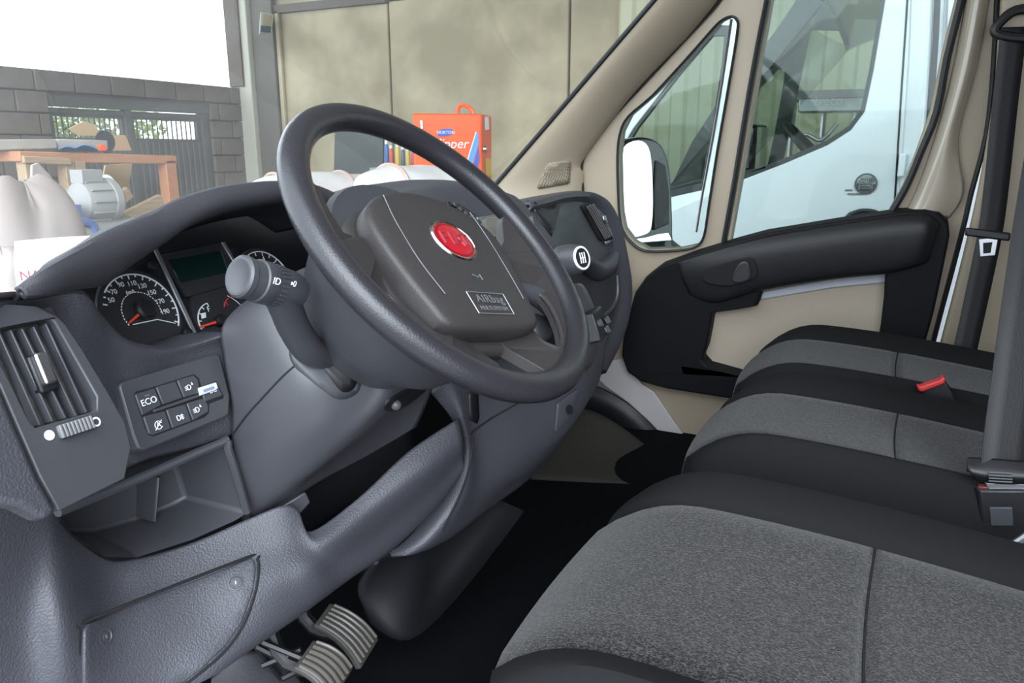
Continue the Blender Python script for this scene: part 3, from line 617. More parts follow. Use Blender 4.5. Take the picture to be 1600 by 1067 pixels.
slab('clip_tag', [S(*p, 0.005) for p in ((317, 609), (334, 603), (336, 607), (319, 613))], -SN*0.0008, mat('blue_grey_tag', (0.22, 0.24, 0.36), 0.4), btn[3], bevel=0.0003)
text('switch_text', 'DC', S(333, 610, 0.0028), SU, SV, 0.007, M['white'], btn[3])
# ---- storage bin
mouth = [(90, 798), (200, 752), (300, 710), (348, 690), (355, 697), (372, 750), (386, 800), (365, 813), (300, 842), (215, 869), (165, 868), (120, 840)]
BX = lambda px, py: 0.40+(px-90)*0.00073
mo = [A(p, q, BX(p, q)) for p, q in mouth]
cc = sum(mo, V((0, 0, 0)))/len(mo)
L0 = [cc+(p-cc)*1.02 for p in mo]; L1 = [cc+(p-cc)*0.95+V((0, 0.02, 0)) for p in mo]; L2 = [cc+(p-cc)*0.86+V((0, 0.085, 0.0)) for p in mo]; L3 = [cc+(p-cc)*0.05+V((0, 0.09, 0)) for p in mo]
closed_rings('storage_bin', [L0, L1, L2, L3], M['smooth'], dash, bevel=0.004, angle=20)
tube('bin_edge', [A(90, 800, .398), A(200, 755, .48), A(345, 692, .585), A(356, 700, .592), A(386, 800, .615)], 0.005, M['smooth'], dash, seg=8, n=3)
obox('bin_rib', A(285, 792, .55)+V((0, 0.062, 0)), (0.002, 0, 0), (0, 0.022, 0), (0, -0.008, 0.03), M['smooth'], dash)
# ---- lower knee panel
low = PX([[(-60, 742, .322), (62, 748, .388), (103, 822, .42), (165, 872, .465), (215, 872, .50), (300, 848, .555), (385, 812, .61), (440, 791, .643), (466, 797, .66), (486, 830, .668), (560, 778, .73), (640, 704, .80), (716, 655, .865)],
          [(-60, 850, .320), (50, 860, .380), (100, 890, .405), (165, 915, .455), (230, 910, .495), (310, 890, .545), (390, 862, .597), (445, 845, .632), (476, 848, .65), (508, 850, .667), (580, 800, .733), (660, 738, .80), (724, 690, .865)],
          [(-60, 960, .315), (40, 970, .365), (100, 990, .385), (170, 990, .433), (240, 985, .475), (320, 965, .525), (400, 930, .575), (450, 910, .61), (490, 895, .64), (530, 875, .688), (600, 828, .762), (672, 768, .825), (724, 715, .875)],
          [(-60, 1120, .305), (40, 1120, .350), (100, 1110, .378), (180, 1105, .42), (250, 1090, .46), (330, 1058, .505), (410, 1003, .572), (470, 962, .628), (510, 932, .668), (550, 903, .715), (615, 858, .79), (682, 790, .855), (722, 735, .885)]])
low.append([p+V((0, 0.07, -0.004)) for p in low[-1]])
LG = crgrid(low, 6, 6); LB = gridbvh(LG)
flatgrid('knee_panel', LG, M['dash'], dash, solid=0.006)
fc = patch('fuse_cover', LB, [(127, 985), (133, 976), (390, 874), (397, 876), (399, 890), (394, 925), (375, 975), (348, 1012), (315, 1043), (285, 1066), (260, 1085), (128, 1085)], M['dash'], dash, 0.004, 0.005, 16, bevel=0.0015)
tube('cover_groove', [onto(LB, *p, 0.0005) for p in ((123, 1085), (123, 985), (130, 972), (392, 869), (402, 874), (404, 892), (398, 928), (379, 978), (352, 1016), (318, 1047), (285, 1072))], 0.0018, M['void'], dash, seg=6)
for p in ((160, 995), (368, 912)):
    o = onto(LB, *p, 0.0042); n = (onto(LB, *p, 0.01)-onto(LB, *p, 0)).normalized()
    scw = lathe('screw', o, n, [(0.0085, -0.001), (0.0085, 0.0006), (0.007, 0.0008), (0.0062, -0.0005), (0.004, -0.0004), (0.0038, 0.0008), (0.0003, 0.0009)], M['smooth'], fc, seg=24)
    obox('screw_slot', o+n*0.001, basis(n)[0]*0.0018, basis(n)[1]*0.0007, n*0.0004, M['silver'], scw, bevel=0)
# ---- dark cavity behind the knee panel with bracket
slab('column_bracket', [A(*p) for p in ((440, 792, .655), (478, 768, .68), (486, 785, .685), (462, 812, .672))], (0.006, 0.03, -0.01), M['steel'] if False else M['smooth'], dash)
surf('cavity_back', PX([[(430, 780, .70), (520, 720, .80), (640, 660, .90)], [(450, 860, .72), (540, 800, .82), (660, 720, .92)]]), M['black'], dash)
# ---- centre lower panel right of the column
cen = PX([[(672, 612, .845), (700, 585, .865), (740, 560, .91), (800, 560, .98), (870, 555, 1.06), (925, 535, 1.13), (950, 520, 1.2)],
          [(708, 660, .885), (722, 650, .875), (745, 655, .91), (812, 678, .98), (872, 668, 1.06), (912, 630, 1.13), (938, 590, 1.2)],
          [(714, 712, .895), (732, 720, .88), (752, 740, .92), (800, 738, .98), (850, 712, 1.05), (894, 668, 1.12), (920, 620, 1.19)],
          [(676, 788, .875), (708, 795, .870), (738, 795, .92), (785, 768, .99), (835, 735, 1.06), (876, 690, 1.13), (905, 640, 1.2)],
          [(606, 862, .815), (640, 868, .825), (690, 848, .89), (740, 808, .97), (795, 768, 1.05), (850, 722, 1.13), (890, 665, 1.2)]])
cen.append([p+V((0, 0.10, -0.005)) for p in cen[-1]])
CG = crgrid(cen, 6, 6); CB = gridbvh(CG)
flatgrid('centre_lower_panel', CG, M['dash'], dash, solid=0.006)
patch('coin_slot', CB, [(731, 612), (746, 612), (748, 652), (744, 662), (733, 656)], M['black'], dash, 0.002, 0.003, 10)
tube('panel_joint', [onto(CB, *p, 0.0005) for p in ((728, 684), (738, 675), (770, 652), (812, 628))], 0.0015, M['void'], dash, seg=6)
tube('panel_joint', [onto(CB, *p, 0.0005) for p in ((738, 680), (735, 720), (720, 770), (690, 830))], 0.0015, M['void'], dash, seg=6)
ash = patch('ashtray_flap', CB, [(868, 630), (900, 606), (890, 650), (864, 672)], M['smooth'], dash, 0.006, 0.006, 10, bevel=0.001)
lathe('flap_dimple', onto(CB, 884, 638, 0.0075), V((-0.3, -0.9, 0.3)), [(0.008, 0), (0.008, 0.0008), (0.0066, 0.0008)], M['black'], ash, seg=20)
# tunnel hump by the pedals
surf('tunnel_cover', PX([[(590, 880, .78), (640, 845, .86), (700, 800, .93), (760, 760, 1.0)], [(560, 920, .78), (640, 925, .84), (690, 880, .92), (780, 780, 1.02)], [(568, 950, .79), (632, 985, .82), (700, 920, .92), (800, 790, 1.04)], [(575, 975, .80), (640, 1000, .83), (720, 930, .95), (820, 800, 1.06)]]), M['black'], dash, solid=0.01)
# ------------------------------------------------------------------ steering column
colm = thing('steering_column', (0.711, 0.62, 0.40), 'dark grey steering column shroud with indicator stalk behind the wheel', 'steering column')
shr = PX([[(520, 400, .74), (430, 440, .665), (352, 500, .612), (350, 560, .602), (362, 630, .602), (362, 700, .606), (372, 755, .615), (390, 806, .635), (440, 792, .668), (500, 752, .71), (570, 715, .765), (650, 668, .82)],
          [(530, 410, .74), (450, 440, .67), (390, 480, .622), (392, 545, .606), (405, 620, .602), (415, 690, .608), (430, 740, .622), (450, 765, .642), (490, 745, .68), (540, 715, .72), (600, 680, .77), (665, 635, .82)],
          [(545, 420, .74), (475, 435, .68), (445, 470, .64), (455, 540, .622), (475, 600, .618), (495, 650, .625), (515, 680, .64), (540, 690, .66), (570, 675, .69), (605, 650, .73), (645, 620, .775), (682, 590, .82)],
          [(560, 430, .745), (505, 440, .70), (492, 480, .665), (508, 540, .65), (530, 580, .65), (550, 605, .66), (575, 625, .675), (600, 625, .69), (625, 612, .715), (650, 600, .745), (675, 582, .78), (695, 560, .82)]])
shr.append([p+(WC-WN*0.10-p)*0.25 for p in shr[-1]])
SG = crgrid(shr, 5, 6); SB = gridbvh(SG)
flatgrid('shroud', SG, M['shroud'], colm, solid=0.004)
tube('shroud_seam', [onto(SB, *p, 0.0004) for p in ((366, 676), (385, 650), (410, 622), (440, 590), (460, 572))], 0.0011, M['void'], colm, seg=6)
rec = patch('stalk_recess', SB, rounded([(452, 545), (470, 530), (520, 515), (545, 545), (563, 592), (556, 615), (530, 624), (508, 612), (480, 590), (458, 570)], 3), M['smooth'], colm, 0.0012, 0.002, 12)
patch('stalk_slot', SB, rounded([(490, 522), (518, 512), (538, 545), (556, 585), (552, 606), (534, 612), (515, 590), (495, 560)], 3), M['black'], colm, 0.0022, 0.001, 10)
patch('ignition_recess', SB, rounded([(600, 640), (604, 626), (625, 612), (655, 600), (678, 590), (668, 606), (640, 630), (616, 641)], 3), M['black'], colm, 0.0012, 0.002, 8)
lathe('lever_pin', onto(SB, 616, 630, 0.003), V((-0.7, -0.5, 0.2)), [(0.006, 0), (0.006, 0.002), (0.003, 0.004), (0.0003, 0.004)], M['smooth'], colm, seg=18)
# indicator stalk
sp = [A(530, 545, .662), A(508, 556, .645), A(482, 545, .615), A(460, 512, .590), A(446, 478, .570), A(436, 452, .556)]
stalk = tube('indicator_stalk', sp, [0.013, 0.0145, 0.0165, 0.0165, 0.0165, 0.018], M['smooth'], colm, seg=18, n=5)
lathe('stalk_boot', A(524, 548, .655), A(508, 556, .645)-A(530, 545, .662), [(0.024, -0.004), (0.024, 0.004), (0.018, 0.009), (0.014, 0.009)], M['rubber'], stalk, seg=28)
ka, kb = A(452, 452, .568), A(372, 431, .512); kd = (kb-ka).normalized(); kl = (kb-ka).length
kn = lathe('stalk_knob', ka, kd, [(0.0155, -0.012), (0.0185, 0.0), (0.0195, kl*0.25), (0.0195, kl*0.42), (0.0205, kl*0.45), (0.0205, kl*0.66), (0.0190, kl*0.68), (0.0190, kl*0.86), (0.0200, kl*0.88), (0.0200, kl*0.97), (0.0180, kl*1.0), (0.0150, kl*1.0), (0.0135, kl*0.985), (0.0003, kl*0.99)], M['smooth'], stalk, seg=40)
for i in range(28):
    a = 2*math.pi*i/28; s, u, _ = basis(kd); r = s*math.cos(a)+u*math.sin(a)
    obox('ridge', ka+kd*(kl*0.33)+r*0.0198, kd*(kl*0.07), r.cross(kd)*0.0009, r*0.0007, M['smooth'], kn, bevel=0)
toc = (CAM-ka).normalized(); kr = (toc-kd*toc.dot(kd)).normalized(); ku = kd.cross(kr)
if ku.z < 0: ku = -ku
text('stalk_mark', 'ID', ka+kd*(kl*0.56)+kr*0.0212+ku*0.004, -kd, ku, 0.009, M['white'], kn)
text('stalk_mark', '0', ka+kd*(kl*0.20)+kr*0.0200+ku*0.006, -kd, ku, 0.008, M['white'], kn)
slab('stalk_mark', [ka+kd*(kl*0.26)+kr*0.0202+ku*0.006+d for d in (kd*0.001+ku*0.0018, kd*0.001-ku*0.0018, -kd*0.003)], kr*0.0002, M['white'], kn, bevel=0)
# right stalk seen through the wheel
rs_ = tube('wiper_stalk', [A(800, 452, .80), A(838, 462, .84), A(868, 482, .875), A(885, 500, .90)], [0.010, 0.013, 0.016, 0.012], M['smooth'], colm, seg=14)
lathe('ignition_barrel', A(846, 510, .86), V((-0.3, -0.7, 0.5)), [(0.018, -0.03), (0.018, 0.0), (0.013, 0.004), (0.0005, 0.005)], M['smooth'], colm, seg=24)

# ------------------------------------------------------------------ centre stack and passenger dash
ro = [(520, 350, .93), (537, 330, .955), (567, 312, 1.0), (618, 297, 1.06), (662, 289, 1.12), (702, 286, 1.18), (745, 290, 1.25), (780, 300, 1.31), (806, 307, 1.36), (822, 330, 1.38)]
ri = [(530, 375, .92), (550, 345, .94), (584, 318, .98), (635, 306, 1.04), (669, 305, 1.08), (692, 314, 1.11), (722, 330, 1.15), (770, 345, 1.22), (815, 340, 1.30), (840, 355, 1.33)]
rl = [(560, 420, .90), (575, 390, .92), (605, 360, .95), (650, 345, 1.0), (680, 345, 1.03), (705, 350, 1.06), (740, 375, 1.10), (790, 400, 1.17), (825, 400, 1.24), (850, 405, 1.28)]
rz = [(640, 560, .92), (660, 540, .93), (690, 520, .95), (720, 500, .98), (750, 500, 1.0), (790, 500, 1.03), (830, 510, 1.06), (865, 520, 1.12), (890, 520, 1.18), (905, 520, 1.22)]
CSG = crgrid([[A(*p)+V((0, 0.35, -0.06)) for p in ro], [A(*p)+V((0, 0.1, 0.0)) for p in ro], [A(*p) for p in ro], [A(*p) for p in ri], [A(*p) for p in rl], [A(*p) for p in rz]], 5, 4)
CSB = gridbvh(CSG)
flatgrid('centre_stack', CSG, M['dash'], dash, solid=0.006)
unit = patch('radio', CSB, [(696, 318), (712, 316), (752, 346), (768, 372), (745, 384), (722, 356)], M['gloss'], dash, 0.004, 0.004, 10, bevel=0.0008)
for i in range(5): patch('radio_key', CSB, [(701+i*9, 321+i*7), (707+i*9, 320+i*7), (712+i*9, 326+i*7), (706+i*9, 328+i*7)], M['smooth'], unit, 0.009, 0.002, 8)
scr = patch('heater_display', CSB, [(742, 342), (772, 337), (792, 352), (800, 372), (772, 384), (758, 368)], mat('silver_screen', (0.60, 0.62, 0.62), 0.06, metal=0.9), dash, 0.005, 0.003, 10, bevel=0.0008)
patch('heater_keys', CSB, [(766, 376), (796, 366), (800, 373), (772, 384)], M['gloss'], scr, 0.010, 0.002, 8)
patch('pod_clip', CSB, [(826, 340), (830, 338), (833, 350), (829, 352)], M['silver'], dash, 0.003, 0.003, 8)
for i in range(4): patch('demister_slot', CSB, [(592+i*14, 330-i*2), (630+i*14, 322-i*2), (632+i*14, 324-i*2), (594+i*14, 333-i*2)], M['black'], dash, 0.001, 0.001, 10)
patch('hazard_switch', CSB, [(858, 526), (876, 516), (880, 540), (862, 545)], M['redplastic'], dash, 0.003, 0.003, 8)
# passenger side
q0 = [(812, 322, 1.38), (837, 313, 1.47), (871, 305, 1.60), (905, 302, 1.74), (925, 307, 1.82), (943, 320, 1.87), (958, 350, 1.90), (970, 400, 1.92), (977, 450, 1.925), (972, 500, 1.91), (956, 545, 1.88), (936, 584, 1.84)]
q1 = [(822, 332, 1.37), (846, 328, 1.45), (874, 318, 1.57), (900, 315, 1.70), (917, 320, 1.78), (933, 335, 1.83), (946, 362, 1.86), (956, 405, 1.875), (962, 452, 1.875), (957, 495, 1.86), (942, 535, 1.82), (925, 570, 1.78)]
q2 = [(836, 362, 1.34), (852, 350, 1.42), (873, 340, 1.51), (892, 340, 1.62), (903, 348, 1.69), (913, 362, 1.735), (923, 385, 1.76), (936, 415, 1.79), (941, 452, 1.79), (938, 488, 1.78), (926, 520, 1.74), (912, 550, 1.70)]
q3 = [(850, 400, 1.32), (860, 385, 1.39), (872, 375, 1.46), (884, 378, 1.54), (892, 385, 1.60), (898, 396, 1.64), (905, 412, 1.67), (912, 432, 1.70), (915, 458, 1.70), (913, 482, 1.69), (905, 505, 1.66), (896, 530, 1.62)]
q4 = [(862, 440, 1.30), (866, 430, 1.34), (870, 425, 1.39), (874, 425, 1.44), (878, 428, 1.48), (882, 432, 1.51), (885, 438, 1.53), (888, 448, 1.55), (888, 460, 1.56), (887, 475, 1.56), (884, 495, 1.55), (880, 510, 1.53)]
PD = crgrid([[A(*p)+V((0.02, 0.25, -0.05)) for p in q0]]+PX([q0, q1, q2, q3, q4]), 5, 4); PDB = gridbvh(PD)
flatgrid('passenger_fascia', PD, M['dash'], dash, solid=0.006)
patch('vent_surround', PDB, [(896, 320), (906, 313), (926, 312), (940, 330), (962, 376), (962, 404), (944, 412), (930, 402), (918, 372)], M['smooth'], dash, 0.004, 0.006, 10, bevel=0.002)
pv = patch('air_vent', PDB, [(902, 323), (918, 318), (926, 321), (953, 368), (951, 374), (934, 378), (930, 374)], M['void'], dash, 0.011, 0.003, 8)
for i in range(6):
    a, b = (906+i*2.7, 325-i*1.0), (936+i*2.7, 375-i*1.2)
    tube('slat', [onto(PDB, a[0]+(b[0]-a[0])*t, a[1]+(b[1]-a[1])*t, 0.018) for t in (0, 0.33, 0.66, 1)], 0.0017, M['ventslat'], pv, seg=6)
patch('vent_knob', PDB, [(929, 340), (933, 339), (936, 350), (932, 351)], M['steel'], pv, 0.024, 0.005, 8)
patch('thumbwheel', PDB, [(937, 379), (950, 374), (952, 378), (939, 384)], M['silver'], pv, 0.015, 0.003, 8)
patch('painted_shadow', PDB, [(822, 318), (872, 325), (857, 371), (838, 345)], M['black'], dash, 0.008, 0.002, 10)  # black patch painting the shade in the gap beside the centre stack
glove = patch('glovebox_recess_shade', PDB, rounded([(905, 440), (925, 425), (952, 418), (958, 440), (957, 465), (940, 490), (915, 500), (905, 470)], 3), M['gloss'], dash, 0.003, 0.004, 12)  # gloss-black patch for the dark glovebox recess, its shade put into the colour
lathe('glovebox_latch', onto(PDB, 940, 424, 0.006), V((-0.6, -0.8, 0.1)), [(0.020, 0), (0.020, 0.006), (0.015, 0.009), (0.0005, 0.01)], M['silver'], glove, seg=24, sy=0.6)
ledge = tube('vent_ledge', [onto(PDB, *p, 0.014) for p in ((885, 405), (905, 412), (925, 424), (942, 418), (955, 398))], [0.018, 0.022, 0.024, 0.022, 0.012], M['dash'], dash, seg=12, n=4)
tube('lid_ridge', [onto(PDB, *p, 0.006) for p in ((912, 512), (930, 500), (950, 484), (961, 462), (962, 430))], 0.006, M['smooth'], dash, seg=8)
# console under the gear lever
cons = surf('gear_console', PX([[(870, 450, 1.08), (890, 445, 1.12), (908, 443, 1.18), (918, 455, 1.24)], [(880, 490, 1.06), (905, 490, 1.10), (925, 490, 1.16), (936, 496, 1.22)], [(885, 540, 1.05), (915, 535, 1.09), (935, 525, 1.15), (940, 515, 1.22)], [(890, 600, 1.05), (910, 585, 1.09), (928, 565, 1.15), (938, 550, 1.22)]]), M['dash'], dash, solid=0.01)
kb_ = A(926, 508, 1.13)
pad = obox('console_keypad', kb_, (0.030, 0.004, 0.0), (0.0, 0.008, 0.022), (0.004, -0.014, 0.004), M['black'], dash, bevel=0.003)
for i in range(2):
    for j in range(2): obox('console_key', kb_+V((-0.012+i*0.024, -0.014-0.004*i, -0.008+j*0.015)), (0.009, 0, 0), (0, 0.003, 0.005), (0, -0.004, 0.001), M['gloss'], pad, bevel=0.001)
slab('console_side', [A(*p) for p in ((897, 450, 1.10), (908, 445, 1.12), (933, 496, 1.16), (914, 497, 1.12))], (0.03, 0.04, 0), M['smooth'], dash, bevel=0.002)
# gear lever
gear = thing('gear_lever', A(890, 480, 1.09), 'black gear lever knob with white ringed shift pattern', 'gear lever')
ga, gb = A(884, 418, 1.09), A(909, 402, 1.02); gd = (gb-ga).normalized()
gd = V((-0.30, -0.90, 0.28)).normalized(); gc = A(909, 403, 1.06)
gk = lathe('knob', gc-gd*0.050, gd, [(0.012, -0.03), (0.018, -0.005), (0.026, 0.012), (0.0250, 0.03), (0.0215, 0.044), (0.0185, 0.049), (0.0005, 0.05)], M['smooth'], gear, seg=32)
tube('lever_arm', [gc-gd*0.04, gc-gd*0.10+V((0, 0.02, -0.02)), gc-gd*0.15+V((0, 0.04, -0.06))], [0.022, 0.026, 0.036], M['rubber'], gear, seg=18)
pl = lathe('pattern_disc', gc, gd, [(0.0178, -0.002), (0.0178, 0.0012), (0.0150, 0.0018), (0.0145, 0.0008)], M['white'], gk, seg=36)
lathe('pattern_face', gc, gd, [(0.0146, -0.001), (0.0146, 0.0012), (0.0004, 0.0014)], M['void'], gk, seg=36)
s, u, _ = basis(gd)
for k in (-1, 0, 1): tube('pattern_line', [gc+gd*0.002+u*(0.005*k)+s*0.008, gc+gd*0.002+u*(0.005*k)-s*0.008], 0.0009, M['white'], gk, seg=5, n=1)
tube('pattern_line', [gc+gd*0.002+u*0.005, gc+gd*0.002-u*0.005], 0.0009, M['white'], gk, seg=5, n=1)

# ------------------------------------------------------------------ pedals
def pedal(name, cpx, X, tl, wd, ln, label, lean, ribs):
    c = A(*cpx, X); t = thing(name, c, label, 'pedal')
    up = V((0, math.sin(lean), math.cos(lean))); up = (up+V((-0.30, 0, 0))*tl).normalized(); nrm = V((0, -math.cos(lean), math.sin(lean))); nrm = (nrm-up*nrm.dot(up)).normalized(); sd = up.cross(nrm)
    g = []
    for i in range(9):
        f = -1+i/4; g.append([c+up*(f*ln)+nrm*(0.012*(1-f*f))+sd*(e*wd*(1-0.12*f)) for e in (-1, -0.5, 0, 0.5, 1)])
    pad = flatgrid('pedal_pad', g, M['rubberpad'], t, solid=0.010, bevel=0.002)
    for k in range(ribs):
        e = -0.85+1.7*k/(ribs-1)
        tube('pedal_rib', [c+up*(f*ln)+nrm*(0.012*(1-f*f)+0.002)+sd*(e*wd*(1-0.12*f)) for f in (-0.85, -0.4, 0, 0.4, 0.85)], 0.0026, M['pedalrib'], pad, seg=6, n=2)
    tube('pedal_arm', [c-nrm*0.006, c-nrm*0.03+up*0.06, c+V((0, 0.10, 0.16)), c+V((0, 0.10, 0.26))], [0.010, 0.010, 0.011, 0.012], M['black'], t, seg=10)
pedal('brake_pedal', (541, 990), .76, 0.75, 0.026, 0.045, 'tall worn ribbed pedal pad, nearer the centre tunnel', 0.85, 6)
pedal('clutch_pedal', (505, 1046), .66, 0.75, 0.027, 0.033, 'short worn ribbed pedal pad at the bottom edge', 0.85, 6)
rest = thing('pedal_bracket', A(430, 1015, .62), 'black ribbed pedal bracket under the knee panel', 'bracket')
for a, b in (((400, 1010), (440, 1060)), ((400, 1010), (470, 1045)), ((410, 1040), (470, 1015)), ((440, 1060), (480, 1040)), ((410, 1003), (500, 1040))):
    tube('strut', [A(*a, .63), A(*b, .66)], 0.004, M['black'], rest, seg=6, n=1)
0 and slab('plate', [A(*p, .66) for p in ((395, 1000), (500, 985), (520, 1040), (440, 1075))], (0.004, 0.01, 0), M['black'], rest)
mt = surf('foot_rest', PX([[(330, 1060, .60), (380, 1020, .64), (440, 1020, .70)], [(330, 1100, .56), (400, 1070, .62), (480, 1075, .70)], [(330, 1150, .52), (400, 1120, .58), (480, 1120, .66)]]), mat('grey_ribbed_mat', (0.09, 0.09, 0.10), 0.6, bump=(300, 0.5, 'noise')), solid=0.01)
tag(mt, 'grey ribbed foot rest mat below the fuse cover', 'foot rest')

# ------------------------------------------------------------------ seats
def cushion(parent, xc, wd, yr, yf, zt, ins=0.145, bol=0.022):
    """seat cushion: central woven insert and dark bolsters as separate meshes on one continuous shape"""
    def ix(y): return ins*(1.0+0.10*math.sin((y-yr)/(yf-yr)*2.2))
    def pt(u, y):
        x = xc+u*wd; a = abs(u)*wd; i = ix(y)
        t = (y-yr)/(yf-yr)
        z = zt+0.030*math.sin(min(1, max(0, (t-0.25)/0.62))*math.pi*0.5)-0.012
        if a > i: e = (a-i)/(wd-i); z += bol*math.sin(min(1, e*1.5)*math.pi*0.5)-0.10*max(0, (e-0.55)/0.45)**2.2
        else: z -= 0.010*(1-(a/i)**2)*max(0, 1-t*0.8)+0.0
        z -= 0.007*math.exp(-((a-i)/0.007)**2)
        z -= 0.008*math.exp(-((y-ys)/0.006)**2)*(1 if a < i else 0)
        fr = max(0, (t-0.80)/0.20); z -= 0.055*fr**2.6
        yy = y+0.02*(1-u*u)*t-0.03*max(0, (a-i)/(wd-i))*t*t
        return V((x, yy, z))
    ys = yr+(yf-yr)*0.56
    ysamp = sorted(set([yr+(yf-yr)*k/30 for k in range(31)]+[ys+d for d in (-0.014, -0.008, -0.004, 0, 0.004, 0.008, 0.014)]))
    def strip(name, us, m, skirt):
        g = []
        for y in ysamp:
            i = ix(y)/wd; row = [pt(s*(i if k == 'i' else i+k*(1-i)) if k != 'c' else s*i, y) for s, k in us]; g.append(row)
        last = [q.copy() for q in g[-1]]
        for k in range(1, 6): g.append([V((q.x, q.y+0.012*math.sin(k/5*math.pi*0.6), q.z-0.028*k)) for q in last])
        return flatgrid(name, g, m, parent, solid=0)
    n = 14; us = []
    g = []
    for y in ysamp:
        i = ix(y)/wd; g.append([pt(i*(-1+2*k/n), y) for k in range(n+1)])
    last = g[-1][:]
    for k in range(1, 6): g.append([V((q.x, q.y+0.014*math.sin(k/5*math.pi*0.6), q.z-0.028*k)) for q in last])
    ip = flatgrid('insert_panel', g, M['fabric'], parent, solid=0)
    tube('cross_seam', [pt(ix(ys)/wd*(-1+2*k/10), ys)+V((0, 0, 0.0008)) for k in range(11)], 0.0013, M['void'], ip, seg=6, n=1)
    for s in (-1, 1):
        g = []
        for y in ysamp:
            i = ix(y)/wd; row = [pt(s*(i+(1-i)*k/12), y) for k in range(13)]
            e = row[-1]; row += [V((e.x+s*0.006, e.y, e.z-0.05)), V((e.x+s*0.004, e.y, zt-0.20))]; g.append(row)
        last = g[-1][:]
        for k in range(1, 6): g.append([V((q.x, q.y+0.014*math.sin(k/5*math.pi*0.6), max(q.z-0.028*k, zt-0.2))) for q in last])
        flatgrid('side_bolster', g, M['bolster'], parent, solid=0)
    return ys
def backrest(parent, xc, wd, yb, zb, zt_):
    def pt(u, t, off): 
        z = zb+(zt_-zb)*t; w_ = wd*(1-0.12*t*t)
        y = yb-0.16*t*(zt_-zb)/0.6 + 0.035*max(0, abs(u)-0.55)/0.45*(1 if abs(u) < 0.92 else 0.3) - 0.05*max(0, (abs(u)-0.85)/0.15)**2 - 0.05*max(0, (t-0.9)/0.1)**2
        return V((xc+u*w_, y+off, z))
    n = 12; T = [k/16 for k in range(17)]
    flatgrid('back_panel', [[pt(-0.6+1.2*k/n, t, 0.012*(1-(2*k/n-1)**2)) for k in range(n+1)] for t in T], M['fabric'], parent, solid=0.02)
    for s in (-1, 1): flatgrid('back_bolster', [[pt(s*(0.6+0.4*k/8), t, 0) for k in range(9)]+[pt(s, t, -0.10)] for t in T], M['bolster'], parent, solid=0.02)
    flatgrid('back_shell', [[pt(-1+2*k/n, t, -0.11) for k in range(n+1)] for t in T], M['black'], parent, solid=0.01)
def base(parent, x0, x1, y0, y1, z1):
    box('seat_base', (x0, y0, 0.0), (x1, y1, z1), M['black'], parent, bevel=0.01)
ds = thing('driver_seat', (0.705, -0.03, 0), 'grey woven driver seat with black side bolsters, nearest seat', 'seat')
cushion(ds, 0.705, 0.245, -0.42, 0.275, 0.372)
base(ds, 0.50, 0.91, -0.40, 0.17, 0.22)
backrest(ds, 0.705, 0.24, -0.42, 0.36, 1.02)
bench = thing('passenger_bench', (1.46, -0.03, 0), 'twin passenger bench seat with two grey cushions and black bolsters', 'seat')
cushion(bench, 1.245, 0.205, -0.42, 0.235, 0.372, ins=0.115)
cushion(bench, 1.675, 0.215, -0.42, 0.235, 0.372, ins=0.125)
base(bench, 1.08, 1.86, -0.40, 0.15, 0.22)
backrest(bench, 1.245, 0.205, -0.42, 0.36, 0.98)
backrest(bench, 1.675, 0.215, -0.40, 0.36, 1.02)

# ------------------------------------------------------------------ seat belts
def strap(name, pts, hw, m, parent, th=0.0015, tw=None):
    """webbing band; pts of (point, width direction)"""
    p = cr([q[0] for q in pts], 6); d = cr([V(q[1]) for q in pts], 6)
    return flatgrid(name, [[a-b.normalized()*hw, a-b.normalized()*hw*0.3, a+b.normalized()*hw*0.3, a+b.normalized()*hw] for a, b in zip(p, d)], m, parent, solid=th)
pb = thing('seat_belt', D(1480, 560, 0.06), 'black passenger seat belt hanging down the beige door pillar', 'seat belt')
wdir = V((0.25, -1, 0))
strap('webbing', [(A(1585, 42, 1.93), wdir), (A(1572, 150, 1.935), wdir), (A(1556, 300, 1.935), wdir), (A(1546, 370, 1.93), wdir), (A(1525, 470, 1.92), wdir), (A(1503, 570, 1.90), wdir)], 0.024, M['belt'], pb)
lp_ = A(1592, 45, 1.93)
tube('shoulder_loop', [lp_+V((0, 0.036, 0.012)), lp_+V((0, 0.040, -0.004)), lp_+V((0, 0.015, -0.014)), lp_+V((0, -0.03, -0.018)), lp_+V((0, -0.045, -0.002)), lp_+V((0, -0.03, 0.03)), lp_+V((0, 0.01, 0.035))], 0.010, M['black'], pb, seg=10, closed=True)
tg = A(1543, 366, 1.925)
tongue = obox('tongue_body', tg, (0.0, 0.042, 0.004), (0.004, 0, 0), (0, 0, 0.009), M['black'], pb, bevel=0.004)
o1 = [A(*p, 1.925) for p in ((1526, 374), (1560, 371), (1555, 399), (1530, 401))]; i1 = [A(*p, 1.925) for p in ((1537, 380), (1550, 379), (1548, 395), (1537, 396))]
ringslab('tongue_plate', o1, i1, (0.003, 0, 0), M['steel'], tongue, bevel=0.001)
# buckle between the passenger cushions
bk = thing('belt_buckle', A(1480, 640, 1.46), 'black belt buckle with red release button between passenger cushions', 'belt buckle')
bb = slab('buckle_body', [A(*p, 1.455) for p in ((1437, 608), (1477, 594), (1488, 610), (1506, 646), (1466, 656), (1446, 628))], (0.022, 0.004, 0), M['black'], bk, bevel=0.004)
slab('release_button', [A(*p, 1.45) for p in ((1434, 603), (1440, 604), (1470, 594), (1475, 588), (1479, 594), (1476, 600), (1441, 613), (1436, 612))], (0.018, 0.003, 0), M['redplastic'], bk, bevel=0.0025)
tube('buckle_stem', [A(1490, 645, 1.465), A(1515, 690, 1.47)], 0.010, M['black'], bk, seg=8, n=1)
